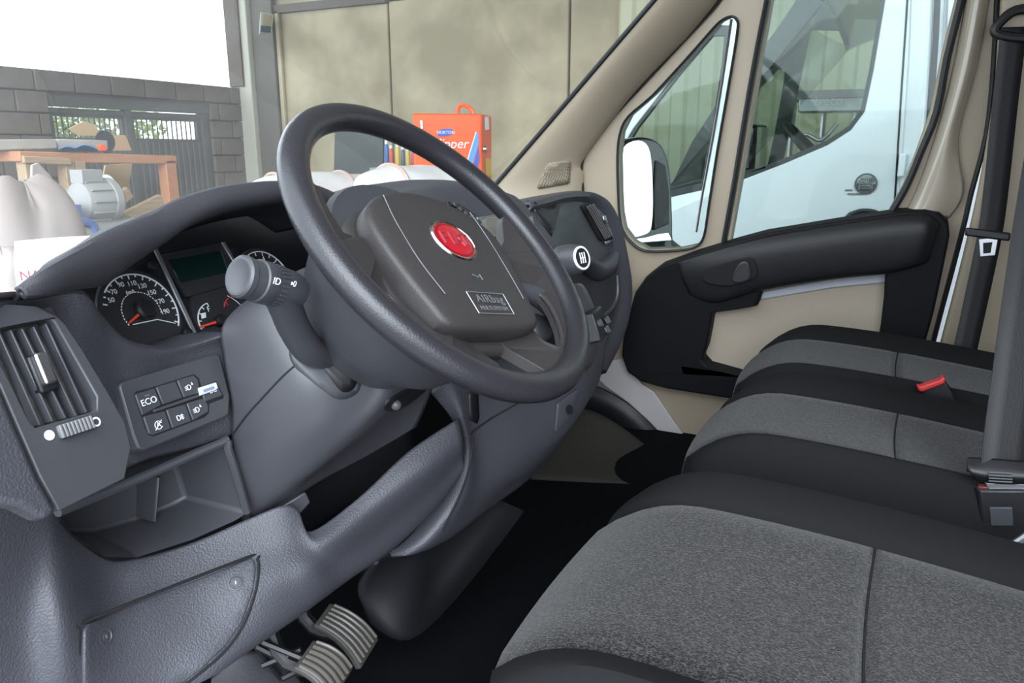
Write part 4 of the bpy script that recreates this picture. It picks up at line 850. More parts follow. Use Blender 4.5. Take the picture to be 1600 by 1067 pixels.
# near belt plugged in beside the driver seat
nb = thing('seat_belt', A(1565, 850, 1.06), 'black seat belt plugged into the buckle beside the driver seat', 'seat belt')
nw = V((0.35, -0.93, 0.0))
strap('webbing', [(A(1572, 748, 1.06), nw), (A(1575, 700, 1.07), nw), (A(1588, 600, 1.10), nw), (A(1604, 480, 1.14), nw), (A(1625, 330, 1.20), nw), (A(1650, 180, 1.26), nw)], 0.030, M['belt'], nb)
nt_ = surf('tongue_cover', PX([[(1512, 714, 1.06), (1550, 716, 1.06), (1620, 722, 1.06)], [(1514, 735, 1.045), (1552, 742, 1.045), (1622, 745, 1.045)], [(1524, 750, 1.05), (1555, 756, 1.05), (1622, 757, 1.05)]]), M['black'], nb, solid=0.012)
for i in range(4): tube('grip_line', [A(1545, 738+i*4.5, 1.04), A(1582, 740+i*4.5, 1.04)], 0.0012, M['smooth'], nt_, seg=5, n=1)
slab('tongue_plate', [A(*p, 1.055) for p in ((1540, 755), (1620, 757), (1620, 766), (1545, 764))], (0.003, 0.001, 0), M['steel'], nb, bevel=0.0006)
nk = thing('belt_buckle', A(1565, 860, 1.06), 'grey belt buckle with embossed panel beside the driver seat', 'belt buckle')
kb2 = slab('buckle_body', [A(*p, 1.05) for p in ((1530, 766), (1606, 766), (1606, 860), (1545, 850), (1534, 830))], (0.022, 0.008, 0), M['black'], nk, bevel=0.003)
slab('embossed_panel', [A(*p, 1.048) for p in ((1546, 793), (1582, 793), (1584, 822), (1548, 822))], (0.003, 0, 0), M['smooth'], kb2, bevel=0.001)
slab('release_button', [A(*p, 1.052) for p in ((1528, 760), (1545, 761), (1545, 766), (1529, 765))], (0.01, 0, 0), mat('dark_red_button', (0.10, 0.015, 0.015), 0.4), nk, bevel=0.001)
tube('seat_recliner_bar', [A(1576, 858, .97), A(1600, 843, .97), A(1640, 815, .97)], 0.006, M['steel'], ds, seg=10, n=3)
# ------------------------------------------------------------------ paper on the dash
pp = [A(24, 377, .50), A(150, 368, .575), A(190, 366, .60), A(100, 470, .50), A(27, 455, .44)]
pg = flatgrid('paper_sheet', crgrid([[A(23, 377, .52), A(90, 371, .56), A(170, 367, .605)], [A(22, 415, .515), A(92, 410, .555), A(172, 405, .60)], [A(28, 455, .50), A(95, 455, .54), A(175, 450, .585)]], 5, 5), M['paper'], None, solid=0.0006)
tag(pg, 'white paper sheet with red handwriting leaning on the dashboard', 'paper')
pu = (A(95, 430, .548)-A(30, 435, .505)).normalized()
po = A(40, 433, .502)
pnm = text('handwriting', 'NAV', A(54, 430, .514), A(90, 428, .540)-A(40, 433, .508), V((0, 0.1, 1)), 0.0145, mat('red_marker', (0.55, 0.10, 0.14), 0.7), pg, extrude=0.0003)
# ------------------------------------------------------------------ workshop yard outside
GZ = -0.70; XT, YW = 7.5, 7.3
M['concrete'] = mat('stained_concrete_panel', (0.47, 0.40, 0.265), 0.85, var=(1.3, 0.13), col2=(0.29, 0.245, 0.155), bump=(14, 0.5, 'noise'))
M['block'] = mat('grey_concrete_block', (0.17, 0.138, 0.112), 0.9, var=(4, 0.16), col2=(0.095, 0.08, 0.068), bump=(60, 1.0, 'noise'))
M['mortar'] = mat('grey_mortar', (0.125, 0.103, 0.085), 0.95, bump=(80, 0.6, 'noise'))
M['ground'] = mat('concrete_ground', (0.30, 0.29, 0.27), 0.9, var=(2, 0.25), col2=(0.2, 0.19, 0.18))
M['gate'] = mat('grey_green_gate_paint', (0.095, 0.092, 0.083), 0.5)
M['wood'] = mat('weathered_wood', (0.42, 0.30, 0.19), 0.8, var=(10, 0.25), col2=(0.26, 0.18, 0.11), stretch=(1, 8, 8))
M['redwood'] = mat('reddish_wood', (0.48, 0.20, 0.10), 0.8, var=(12, 0.25), col2=(0.32, 0.16, 0.09), stretch=(1, 8, 8))
M['greywood'] = mat('grey_board', (0.42, 0.38, 0.33), 0.85, var=(8, 0.3), col2=(0.3, 0.27, 0.23))
M['card'] = mat('brown_cardboard', (0.45, 0.31, 0.17), 0.85)
M['film'] = mat('white_plastic_film', (0.78, 0.76, 0.75), 0.25, var=(6, 0.3), col2=(0.62, 0.58, 0.56), bump=(18, 1.0, 'noise'))
M['sack'] = mat('dirty_white_sack', (0.34, 0.29, 0.27), 0.6, var=(7, 0.3), col2=(0.34, 0.27, 0.24), bump=(14, 1.0, 'noise'))
M['orange'] = mat('orange_enamel', (0.92, 0.10, 0.008), 0.35)
M['orange_shaded'] = mat('orange_enamel_shaded', (0.72, 0.065, 0.015), 0.4)  # darker copy with the side's shade in its colour; unused
M['blueprint'] = mat('blue_print', (0.03, 0.10, 0.45), 0.5)
M['ltblue'] = mat('light_blue_print', (0.10, 0.30, 0.70), 0.5)
M['yellow'] = mat('yellow_label', (0.75, 0.42, 0.02), 0.6)
M['bluesteel'] = mat('blue_painted_tube', (0.10, 0.16, 0.36), 0.4)
M['motor'] = mat('grey_motor_casting', (0.29, 0.28, 0.27), 0.45)
M['leaf'] = mat('green_leaves', (0.16, 0.24, 0.05), 0.6, var=(6, 0.3), col2=(0.32, 0.38, 0.12))
M['corr'] = mat('pale_green_corrugated_sheet', (0.42, 0.44, 0.32), 0.5, var=(2.5, 0.3), col2=(0.50, 0.46, 0.30))
tag(box('floor', (-6, -8, GZ-0.1), (9, 12, GZ), M['ground'], bevel=0), 'grey concrete yard floor around the vans', 'floor', kind='structure')
rf = thing('ceiling', (4, 0, 4.2), 'dark workshop roof with steel beams over the vans', 'roof', kind='structure')
M['roofsheet'] = mat('roof_sheet', (0.20, 0.19, 0.17), 0.7)
box('roof_sheet', (0.3, -9, 4.3), (8.5, 7.55, 4.4), M['roofsheet'], rf, bevel=0)
for y in (-6, -3, 0, 3, 6): box('roof_beam', (0.3, y-0.1, 4.0), (8.5, y+0.1, 4.3), M['gate'], rf, bevel=0.01)
# ---- block wall with gate opening
zt0 = AY(405, 139, YW).z; gx0, gx1, gzt = AY(72, 150, YW).x, AY(326, 163, YW).x, AY(200, 156, YW).z
wx0, wx1 = 1.6, XT+0.3
wb = holeslab('wall_back', [V((wx0, YW+0.03, GZ)), V((gx0, YW+0.03, GZ)), V((gx0, YW+0.03, gzt)), V((gx1, YW+0.03, gzt)), V((gx1, YW+0.03, GZ)), V((wx1, YW+0.03, GZ)), V((wx1, YW+0.03, zt0-0.01)), V((wx0, YW+0.03, zt0-0.01))], [], (0, 0.15, 0), M['mortar'], None, bevel=0)
tag(wb, 'low grey concrete block wall with a gate opening', 'wall', kind='structure')
bw, bh = 0.40, 0.20
proto = {}
def block_mesh(w_):
    k = round(w_, 3)
    if k not in proto:
        o = box('block', (-w_/2, 0, 0), (w_/2, 0.05, bh-0.014), M['block'], None, bevel=0.006)
        proto[k] = o; return o, True
    return proto[k], False
row = 0; z = zt0-bh
while z > GZ-0.05:
    x = wx0+(0.0 if row % 2 == 0 else -bw/2)
    while x < XT:
        a, b = max(x, wx0), min(x+bw, XT)
        segs = [(a, b)]
        if z+bh-0.02 <= gzt+0.02: segs = [(max(a, s), min(b, e)) for s, e in ((wx0, gx0), (gx1, XT))]
        elif z < gzt: pass
        for s, e in segs:
            if e-s > 0.06:
                o, new = block_mesh(e-s-0.014)
                zz = max(z, GZ)
                if not new: o = o.copy(); COL.objects.link(o); o.name = 'block'
                o.location = V(((s+e)/2, YW+random.uniform(-0.006, 0.006), zz)); setparent(o, wb)
        x += bw
    z -= bh; row += 1
# gate
gate = thing('metal_gate', ((gx0+gx1)/2, YW+0.06, GZ), 'grey metal double gate with barred windows in the block wall', 'gate')
G = lambda px, py, o=0.06: AY(px, py, YW+o)
gm = AY(200, 200, YW+0.06).x
zwt, zwb = G(140, 184).z, G(140, 215).z
for xa, xb in ((gx0+0.02, gm-0.02), (gm+0.02, gx1-0.10)):
    leaf = holeslab('gate_leaf', [V((xa, YW+0.06, GZ+0.02)), V((xb, YW+0.06, GZ+0.02)), V((xb, YW+0.06, gzt-0.11)), V((xa, YW+0.06, gzt-0.11))], [[V((xa+0.06, YW+0.06, zwb)), V((xb-0.05, YW+0.06, zwb)), V((xb-0.05, YW+0.06, zwt)), V((xa+0.06, YW+0.06, zwt))]], (0, 0.03, 0), M['gate'], gate, bevel=0)
    n = 13
    for i in range(n): x = xa+0.06+(xb-xa-0.11)*(i+0.5)/n; box('window_bar', (x-0.006, YW+0.055, zwb), (x+0.006, YW+0.067, zwt), M['gate'], leaf, bevel=0)
    k = 12
    for i in range(k): x = xa+(xb-xa)*(i+0.5)/k; box('rib', (x-0.02, YW+0.045, GZ+0.05), (x+0.02, YW+0.06, zwb-0.03), M['gate'], leaf, bevel=0.004)
    box('leaf_rail', (xa, YW+0.04, zwt+0.03), (xb, YW+0.06, zwt+0.08), M['gate'], leaf, bevel=0.003)
box('lintel', (gx0-0.02, YW+0.0, gzt-0.10), (gx1, YW+0.12, gzt), M['gate'], gate)
box('post', (gm-0.04, YW+0.03, GZ), (gm+0.04, YW+0.1, gzt-0.1), M['gate'], gate)
box('post', (gx1-0.10, YW+0.02, GZ), (gx1, YW+0.12, gzt-0.1), M['gate'], gate)
# tree behind the gate
tr = thing('leafy_shrub', (4.9, 9.0, GZ), 'green leafy shrub seen through the gate windows', 'shrub')
lv, lf = [], []
for i in range(5200):
    c = V((random.uniform(4.2, 7.6), random.uniform(8.8, 9.6), random.uniform(0.0, 1.35))); a = V((random.uniform(-1, 1), random.uniform(-1, 1), random.uniform(-1, 1))).normalized(); b = a.orthogonal().normalized()
    k = len(lv); lv += [c-a*0.07, c+b*0.032, c+a*0.07, c-b*0.032]; lf.append((k, k+1, k+2, k+3))
fo_ = mk('foliage', lv, lf, M['leaf'], tr, smooth=False); fo_['kind'] = 'stuff'
for x in (4.6, 5.4, 6.3): tube('stem', [V((x, 9.2, GZ)), V((x+0.05, 9.2, 0.2)), V((x-0.1, 9.2, 0.9))], [0.05, 0.035, 0.015], M['wood'], tr, seg=8)
# ---- tall concrete panel wall on the right
wr = box('wall_right', (XT+0.10, -5, GZ), (XT+0.25, YW+0.2, 6.0), M['mortar'], None, bevel=0)
tag(wr, 'tall tan concrete panel wall of the workshop', 'wall', kind='structure')
zl = A(470, 14, XT).z
ys_ = [YW, A(609, 100, XT).y, A(609, 100, XT).y*2-YW, 1.05, -1.0, -3.0, -5.0]
for a, b in zip(ys_, ys_[1:]):
    for z0, z1 in ((GZ, zl), (zl+0.02, 6.0)):
        box('concrete_panel', (XT+random.uniform(0, 0.01), b+0.012, z0+0.01), (XT+0.11, a-0.012, z1-0.012), M['concrete'], wr, bevel=0.012)
box('ledge', (XT-0.05, ys_[1], zl-0.03), (XT+0.1, YW, zl+0.06), M['mortar'], wr)
post = thing('corner_post', (XT-0.05, YW-0.25, GZ), 'pale concrete corner post where the two walls meet', 'post')
pxl, pxr = AY(388, 100, YW-0.2).x, AY(402, 100, YW-0.2).x
box('post_face', (pxl, YW-0.22, GZ), (pxr, YW+0.10, 6.0), mat('pale_post', (0.46, 0.44, 0.36), 0.8), post, bevel=0.01)
box('post_edge', (pxl-0.03, YW-0.12, zt0), (pxl, YW+0.10, 6.0), M['mortar'], post, bevel=0.004)
box('post_web', (XT-0.08, A(437, 100, XT).y, GZ), (XT-0.001, YW-0.23, 6.0), mat('dark_post', (0.13, 0.12, 0.10), 0.8), post, bevel=0.01)
box('post_flange', (XT-0.05, A(444, 100, XT).y, GZ), (XT-0.001, A(438, 100, XT).y, zl), M['concrete'], post, bevel=0.01)
# floodlight and cable
fl = thing('floodlight', AY(415, 50, YW-0.75), 'small white floodlight fixed to the corner post', 'floodlight')
FY = YW-0.75
slab('housing', [AY(*p, FY) for p in ((405, 52), (407, 18), (428, 22), (424, 50))], (0.10, 0.10, 0), mat('pale_housing', (0.55, 0.55, 0.52), 0.5), fl, bevel=0.01)
slab('lamp_glass', [AY(*p, FY-0.01) for p in ((410, 39), (411, 21), (427, 24), (424, 40))], (0, 0.012, 0), M['concrete'], fl, bevel=0.002)
slab('lamp_base', [AY(*p, FY-0.012) for p in ((408, 50), (409.5, 40), (424, 41), (423, 51))], (0, 0.012, 0), mat('dark_teal', (0.03, 0.06, 0.08), 0.3), fl, bevel=0.002)
tube('bracket', [AY(416, 36, FY+0.08), A(417, 36, XT-0.085)], 0.02, M['mortar'], fl, seg=8, n=1)
cb = tube('cable', [AY(*p, YW-0.3) for p in ((411, 52), (414, 75), (422, 100), (424, 140), (430, 200))], 0.014, M['rubber'], None, seg=8)
tag(cb, 'black cable running down from the floodlight', 'cable')
# dark doorway and shelf things on the wall
dk = slab('wall_door', [A(*p, XT-0.03) for p in ((520, 330), (523, 205), (598, 208), (597, 330))], (0.03, 0, 0), mat('dark_green_grey_door', (0.09, 0.10, 0.095), 0.6), None, bevel=0.004)
tag(dk, 'dark grey green door in the concrete wall', 'door')
cols = [((605, 235), (0.06, 0.16, 0.40)), ((612, 243), (0.55, 0.10, 0.06)), ((622, 240), (0.65, 0.45, 0.08)), ((630, 245), (0.10, 0.12, 0.14)), ((638, 247), (0.55, 0.42, 0.10)), ((646, 250), (0.50, 0.06, 0.06))]
names = ['blue', 'dark red', 'yellow', 'black', 'ochre', 'bright red']
for (p, c), nm in zip(cols, names):
    b = A(p[0], 262, 6.9); tz = A(p[0], p[1]-16, 6.9).z
    cn = thing('canister', (b.x, b.y, b.z), nm + ' canister in the row beside the orange cabinet', 'canister', 'canisters against the concrete wall')
    h = tz-b.z; mm = mat('canister_'+nm.replace(' ', '_'), c, 0.4)
    lathe('body', b, (0, 0, 1), [(0.021, 0), (0.024, 0.01), (0.024, h*0.72), (0.020, h*0.82), (0.014, h*0.86)], mm, cn, seg=16)
    lathe('cap', b+V((0, 0, h*0.86)), (0, 0, 1), [(0.016, 0), (0.016, h*0.12), (0.012, h*0.14)], M['white'], cn, seg=12)
sh = box('wall_shelf', (6.80, A(655, 262, 6.9).y-0.1, A(620, 262, 6.9).z-0.05), (7.49, A(598, 262, 6.9).y+0.1, A(620, 262, 6.9).z), M['greywood'], None); tag(sh, 'grey shelf board under the canisters', 'shelf')
# ---- orange cabinet
fr_, fl_ = A(752, 178, 5.2), AP(644, 184, A(752, 178, 5.2), V((0.80, 0.60, 0)))
bk_ = A(768, 181, 5.52); zt_ = fr_.z
sdv = (bk_-fr_)
oc = thing('tool_cabinet', (fr_.x, fr_.y, GZ), 'orange metal machine cabinet with blue stripes and white lettering', 'cabinet')
def prism(nm, p, q, dv, z0, z1, m, par, **k): return slab(nm, [V((p.x, p.y, z0)), V((q.x, q.y, z0)), V((q.x, q.y, z1)), V((p.x, p.y, z1))], dv, m, par, **k)
prism('cabinet_body', fl_, fr_, sdv, GZ, zt_, M['orange'], oc, bevel=0.012)
fu = (fr_-fl_); fu.z = 0; fw_ = fu.length; fu.normalize(); fnn = V((fu.y, -fu.x, 0)); fnn = fnn if fnn.dot(CAM-fr_) > 0 else -fnn
def Fp(px, py, l=0.006): return AP(px, py, fr_+fnn*l, fnn)
slab('logo_plate', [Fp(*p) for p in ((684, 207), (688, 202), (706, 201), (708, 204), (705, 211), (702, 212), (685, 213))], fnn*0.003, M['blueprint'], oc, bevel=0)
text('logo_lettering', 'NORTON', Fp(696.5, 207, 0.012), fu, V((0, 0, 1)), 0.030, M['white'], oc)
text('brand_lettering', 'Clipper', Fp(700, 225, 0.010), fu, V((0, 0, 1)), 0.098, M['white'], oc, shear=0.25)
slab('blue_stripe', [Fp(*p) for p in ((729, 258), (745, 207), (747, 207), (748, 224), (737, 262))], fnn*0.002, M['ltblue'], oc, bevel=0)
slab('blue_stripe', [Fp(*p, 0.007) for p in ((739, 263), (748, 228), (749, 250), (745, 268))], fnn*0.002, M['blueprint'], oc, bevel=0)
tube('white_pinstripe', [Fp(728, 259, .008), Fp(744, 206, .008)], 0.004, M['white'], oc, seg=6, n=1)
slab('hinge', [Fp(*p) for p in ((656, 188), (660, 188), (661, 201), (657, 202))], fnn*0.02, M['steel'], oc, bevel=0.002)
sn_ = V((sdv.y, -sdv.x, 0)).normalized(); sn_ = sn_ if sn_.dot(CAM-fr_) > 0 else -sn_
def Sp(px, py, l=0.006): return AP(px, py, fr_+sn_*l, sn_)
slab('warning_label', [Sp(*p) for p in ((757, 183), (763, 182), (764, 202), (758, 203))], sn_*0.002, M['white'], oc, bevel=0)
slab('warning_label', [Sp(*p) for p in ((758, 248), (766, 247), (768, 275), (760, 278))], sn_*0.002, M['yellow'], oc, bevel=0)
lathe('side_lock', Sp(756, 233), sn_, [(0.022, 0), (0.022, 0.02), (0.012, 0.03), (0.0005, 0.03)], M['steel'], oc, seg=16)
tp_ = A(724, 180, 5.35); 
hk = tube('cabinet_handle', [tp_+V((0, 0.05, -0.02)), tp_+V((0, 0.045, 0.05)), tp_+V((0, 0, 0.075)), tp_+V((0, -0.07, 0.04)), tp_+V((0, -0.10, -0.02))], 0.016, M['orange'], oc, seg=8)
# ---- film wrapped bundles on pallets
def wrapped(name, path, rr, label, z0, seed):
    random.seed(seed); t = thing(name, (path[len(path)//2].x, path[len(path)//2].y, z0), label, 'bundle')
    q = cr(path, 6); R = [x.x for x in cr([V((a, 0, 0)) for a in rr], 6)]; v = []; sg = 28
    for i, (p, (tt, s, u)) in enumerate(zip(q, frames(q))):
        for j in range(sg):
            a = 2*math.pi*j/sg; r = R[i]*(1+0.04*math.sin(3*a+i*0.9)+random.uniform(-0.025, 0.025)); v.append(p+s*(r*math.cos(a))+V((0, 0, 1))*(r*0.85*math.sin(a)))
    f = gridfaces(len(q), sg, True)+[tuple(range(sg-1, -1, -1)), tuple(range((len(q)-1)*sg, len(q)*sg))]
    mk('wrapping', v, f, M['film'], t, sub=1, angle=180)
    for k in (0.3, 0.7):
        i = int(len(q)*k); tt, s, u = frames(q)[i]; ring = [q[i]+s*(R[i]*1.05*math.cos(a))+V((0, 0, 1))*(R[i]*0.9*math.sin(a)) for a in [2*math.pi*j/16 for j in range(16)]]
        tube('tape_band', ring, 0.012, mat('clear_brown_tape', (0.50, 0.36, 0.30), 0.3), t, seg=6, n=2, closed=True)
    xs = [p.x for p in path]; ys = [p.y for p in path]; zl_ = min(p.z for p in path)-max(rr)*0.8
    box('pallet_load', (min(xs)-0.05, min(ys)-0.10, z0), (max(xs)+0.05, max(ys)+0.10, zl_+0.03), M['greywood'], t, bevel=0.01)
    return t
wrapped('wrapped_bundle', [AY(395, 310, 3.9), AY(440, 305, 3.85), AY(520, 303, 3.75), AY(585, 300, 3.65)], [0.12, 0.175, 0.185, 0.155], 'white film wrapped bundle seen just left inside the wheel', GZ, 3)
wrapped('wrapped_bundle', [AY(570, 300, 2.75), AY(620, 295, 2.7), AY(690, 297, 2.6), AY(745, 303, 2.5)], [0.12, 0.165, 0.165, 0.13], 'white film wrapped bundle in front of the orange cabinet', GZ, 4)
# ---- workbench with clutter
BY = 4.2
def B(px, py, o=0.0): return AY(px, py, BY+o)
bench_ = thing('workbench', (B(150, 250).x, BY+0.2, GZ), 'rough wooden workbench with reddish top in front of the gate', 'workbench')
def plank(nm, a, b, h, d, m, par, o=0.0, **k):
    p, q = B(*a, o), B(*b, o); return slab(nm, [p, q, q-V((0, 0, h)), p-V((0, 0, h))], (0, d, 0), m, par, bevel=0.006, **k)
plank('bench_top', (30, 236), (276, 243), 0.055, 0.6, M['redwood'], bench_)
plank('front_rail', (37, 243), (112, 247), 0.04, 0.04, M['wood'], bench_, -0.02)
for x0, x1, m in ((38, 52, 'wood'), (101, 116, 'wood'), (117, 133, 'wood'), (259, 275, 'redwood')):
    p, q = B(x0, 250), B(x1, 250); box('bench_leg', (p.x, BY, GZ), (q.x, BY+0.08, p.z), M[m], bench_, bevel=0.004)
for (a, b, h, o, lab) in (((-30, 218), (88, 217), 0.055, -0.02, 'long grey board lying at the left end of the bench'), ((90, 217), (168, 219), 0.055, 0.0, 'short grey board lying on the middle of the bench')):
    tag(plank('grey_board', a, b, h, 0.25, M['greywood'], None, o+0.1), lab, 'board')
for pts, o, lab in ((((108, 201), (131, 189), (150, 195), (158, 212), (123, 212)), 0.3, 'torn brown cardboard flap standing on the bench'), (((155, 212), (196, 211), (206, 235), (175, 236)), 0.32, 'folded brown cardboard sheet on the bench'), (((120, 480), (165, 258), (207, 255), (170, 480)), 0.72, 'brown cardboard leaning under the bench')):
    cbd = slab('cardboard', [B(*p, o) for p in pts], (0.02, 0.04, 0), M['card'], None, bevel=0.002); tag(cbd, lab, 'cardboard')
sb = thing('saw_blade', B(165, 236, 0.15), 'dark toothed circular saw blade on the bench', 'saw blade')
c = B(165, 221, 0.12); sv = []; nt2 = 44
for i in range(nt2*2):
    a = math.pi*2*i/(nt2*2); r = 0.070 if i % 2 else 0.060; sv.append(c+V((r*math.cos(a), 0, r*math.sin(a))))
slab('blade', sv, (0, 0.004, 0), mat('dark_blade_steel', (0.05, 0.055, 0.06), 0.35, metal=0.8), sb, bevel=0)
obox('saw_guard', B(158, 231, 0.1), (0.022, 0, 0), (0, 0.02, 0), (0, 0, 0.018), M['orange'], sb, bevel=0.004)
rag = surf('blue_rag', [[B(x, y+random.uniform(-1, 1), o) for x, y in ((92, 234), (105, 229), (118, 231), (130, 227), (143, 229), (152, 235))] for o in (-0.03, 0.03, 0.08)]+[[B(x, 237, 0.1) for x in (92, 105, 118, 130, 143, 152)]], mat('blue_cloth', (0.12, 0.22, 0.40), 0.9), None, solid=0.006)
tag(rag, 'crumpled blue rag on the bench', 'rag')
def blob(name, px, py, o, rx, ry, rz, m, label, cat, seed, par=None, lump=0.10):
    random.seed(seed); c = B(px, py, o); v = []; n, k = 14, 24
    if rz is None: rz = (c.z-GZ)/2; c = V((c.x, c.y, (c.z+GZ)/2))   # standing on the ground, py is its top
    for i in range(n+1):
        ph = -math.pi/2+math.pi*i/n
        for j in range(k):
            th = 2*math.pi*j/k; l = 1+lump*math.sin(2*th+seed)*math.cos(3*ph)+random.uniform(-lump, lump)*0.35
            v.append(c+V((rx*l*math.cos(ph)*math.cos(th), ry*l*math.cos(ph)*math.sin(th), rz*(l*math.sin(ph)))))
    return tag(mk(name, v, gridfaces(n+1, k, True), m, par, sub=1, angle=180), label, cat)
blob('rubble_sack', 38, 288, -0.95, 0.27, 0.20, None, M['sack'], 'large dirty white sack slumped below the bench', 'sack', 11, lump=0.16)
tag(slab('plastic_sheet', [B(*p, -0.62) for p in ((50, 258), (60, 254), (80, 275), (100, 312), (112, 560), (40, 560))], (0.01, 0.03, 0), M['sack'], None, bevel=0.004), 'pale stiff plastic sheet standing behind the large sack', 'sheet')
blob('rubble_sack', 0, 385, -1.55, 0.14, 0.12, None, M['sack'], 'low grey sack at the left edge beside the paper', 'sack', 13)
# compressor with blue frame
cp = thing('compressor', B(150, 370, -0.3), 'grey electric motor on a blue tube frame below the bench', 'compressor')
c0, c1 = B(118, 315, -0.3), B(172, 312, -0.3); cdv = (c1-c0); cl = cdv.length
lathe('motor_body', c0, cdv, [(0.05, 0), (0.10, 0.02), (0.112, 0.05), (0.112, cl*0.8), (0.12, cl*0.82), (0.12, cl), (0.09, cl+0.03), (0.0005, cl+0.032)], M['motor'], cp, seg=28)
for i in range(12):
    a = 2*math.pi*i/12; s, u, ax = basis(cdv); r = s*math.cos(a)+u*math.sin(a); obox('cooling_fin', c0.lerp(c1, 0.45)+r*0.116, ax*(cl*0.3), ax.cross(r)*0.003, r*0.008, M['motor'], cp, bevel=0)
obox('terminal_box', c0.lerp(c1, 0.4)+V((0, 0, 0.13)), (0.06, 0, 0), (0, 0.05, 0), (0, 0, 0.035), M['motor'], cp)
tube('blue_frame', [B(*p, -0.4) for p in ((68, 400), (70, 362), (80, 348), (110, 345), (140, 348), (148, 362), (150, 400))], 0.022, M['bluesteel'], cp, seg=10)
obox('frame_foot', B(113, 350, -0.35), (0.03, 0, 0), (0, 0.05, 0), (0, 0, 0.10), M['bluesteel'], cp)
zf = c0.z-0.1
obox('air_tank', V((c0.x+cl/2, c0.y, (zf+GZ)/2)), (0.30, 0, 0), (0, 0.12, 0), (0, 0, (zf-GZ)/2), M['motor'], cp, bevel=0.1, seg=4)
dsc = lathe('round_disc', B(167, 291, 0.05), V((-0.3, -1, 0.1)), [(0.05, 0), (0.052, 0.006), (0.045, 0.012), (0.0005, 0.012)], M['white'], None, seg=24, sx=1.35)
tag(dsc, 'small white oval disc under the bench', 'disc')
for a, b, o, lab in (((178, 320), (205, 300), -0.1, 'short wooden offcut leaning under the bench'), ((190, 345), (255, 312), -0.15, 'pale wooden plank lying low right of the motor'), ((182, 300), (190, 350), -0.05, 'upright timber batten beside the motor')):
    p, q = B(*a, o), B(*b, o); d = (q-p).normalized(); s = V((0, 1, 0)).cross(d).normalized()*0.035
    tag(slab('timber_offcut', [p-s, q-s, q+s, p+s], (0, 0.04, 0), M['wood'], None, bevel=0.004), lab, 'timber', 'timber offcuts under the bench')
# own bonnet seen over the dash edge is hidden; nothing more here

# ------------------------------------------------------------------ exterior mirror of this van
mir = thing('door_mirror', A(1050, 385, 2.2), 'black exterior door mirror seen through the quarter window', 'mirror')
MNn = V((-0.50, -0.86, 0.05)).normalized(); MP = A(1000, 300, 2.27)
def Mi(px, py, l=0.0): return AP(px, py, MP+MNn*l, MNn)
mo_ = rounded([(968, 300), (969, 240), (980, 219), (1010, 214), (1034, 226), (1047, 262), (1051, 320), (1052, 365), (1050, 392), (1010, 396), (980, 392), (970, 360)], 3)
slab('mirror_housing', [Mi(*p) for p in mo_], -MNn*0.09, M['gloss'], mir, bevel=0.02, seg=4)
slab('mirror_glass', [Mi(*p, 0.003) for p in rounded([(971, 300), (972, 240), (983, 223), (1004, 221), (1016, 240), (1020, 300), (1018, 352), (1008, 366), (980, 370), (972, 350)], 3)], -MNn*0.002, M['mirror'], mir, bevel=0)
slab('wide_angle_glass', [Mi(*p, 0.003) for p in rounded([(984, 376), (1010, 371), (1044, 364), (1046, 384), (1020, 390), (992, 386)], 2)], -MNn*0.002, M['mirror'], mir, bevel=0)
slab('housing_lip', [Mi(*p, 0.006) for p in ((1022, 300), (1026, 250), (1040, 258), (1046, 300), (1046, 350), (1022, 360))], -MNn*0.01, M['black'], mir, bevel=0.003)
tube('mirror_arm', [Mi(1040, 385, -0.05), D(1075, 420, -0.06), D(1085, 440, -0.03)], [0.03, 0.035, 0.04], M['black'], mir, seg=12)
# ------------------------------------------------------------------ white van parked alongside
VX = 3.5; VN = V((1, 0, 0.10)).normalized(); VP_ = V((VX, 0, 0.55))
def O(px, py, l=0.0): return AP(px, py, VP_-V((l, 0, 0)), VN)
van = thing('white_van', (VX+1, -0.8, GZ), 'white panel van parked alongside, seen through the passenger window', 'van')
vwin = [(1128, 289), (1158, 281), (1225, 255), (1293, 226), (1330, 202), (1350, 175), (1364, 110), (1374, 50), (1384, -10), (1388, -60), (1192, -60), (1170, 60), (1148, 180)]
vqua = [(960, 330), (1000, 322), (1054, 306), (1100, 296), (1118, 200), (1135, 90), (1140, 40), (1120, 40), (1060, 110), (990, 200), (960, 250)]
vo = [O(1700, 900), O(1700, -160), O(1180, -160), O(1120, -60), O(1060, 30), O(985, 130), O(935, 215), O(900, 300), O(880, 340)]
vo = vo+[V((vo[-1].x, 2.0, 0.42)), V((vo[-1].x+0.02, 2.05, 0.0)), V((VX+0.1, 2.05, GZ+0.25)), V((VX+0.1, 0.8, GZ+0.25))]
side = holeslab('body_side', vo, [[O(*p) for p in vwin], [O(*p) for p in vqua]], (0.05, 0, 0.005), M['whitepaint'], van, bevel=0.004)
def ringoff(p2, k):
    c = [sum(a)/len(p2) for a in zip(*p2)]; return [(c[0]+(a-c[0])*k, c[1]+(b-c[1])*k) for a, b in p2]
M['vanblack'] = mat('van_window_surround', (0.035, 0.040, 0.042), 0.35)
for wn, k in ((vwin, 0.93), (vqua, 0.90)):
    holeslab('window_surround', [O(*p, 0.004) for p in wn], [[O(*p, 0.004) for p in ringoff(wn, k)]], (0.03, 0, 0), M['vanblack'], van, bevel=0.002)
    slab('window_pane', [O(*p, -0.012) for p in wn], (0.004, 0, 0), M['sideglass'], van, bevel=0)
tube('door_gap', [O(1420, -40, 0.002), O(1416, 30, 0.002), O(1408, 150, 0.002), O(1399, 300, 0.002), O(1392, 420, 0.002)], 0.004, M['void'], van, seg=6, n=2)
tube('panel_gap', [O(1466, -40, 0.003), O(1462, 60, 0.003), O(1452, 200, 0.003)], 0.012, M['vanblack'], van, seg=6, n=2)
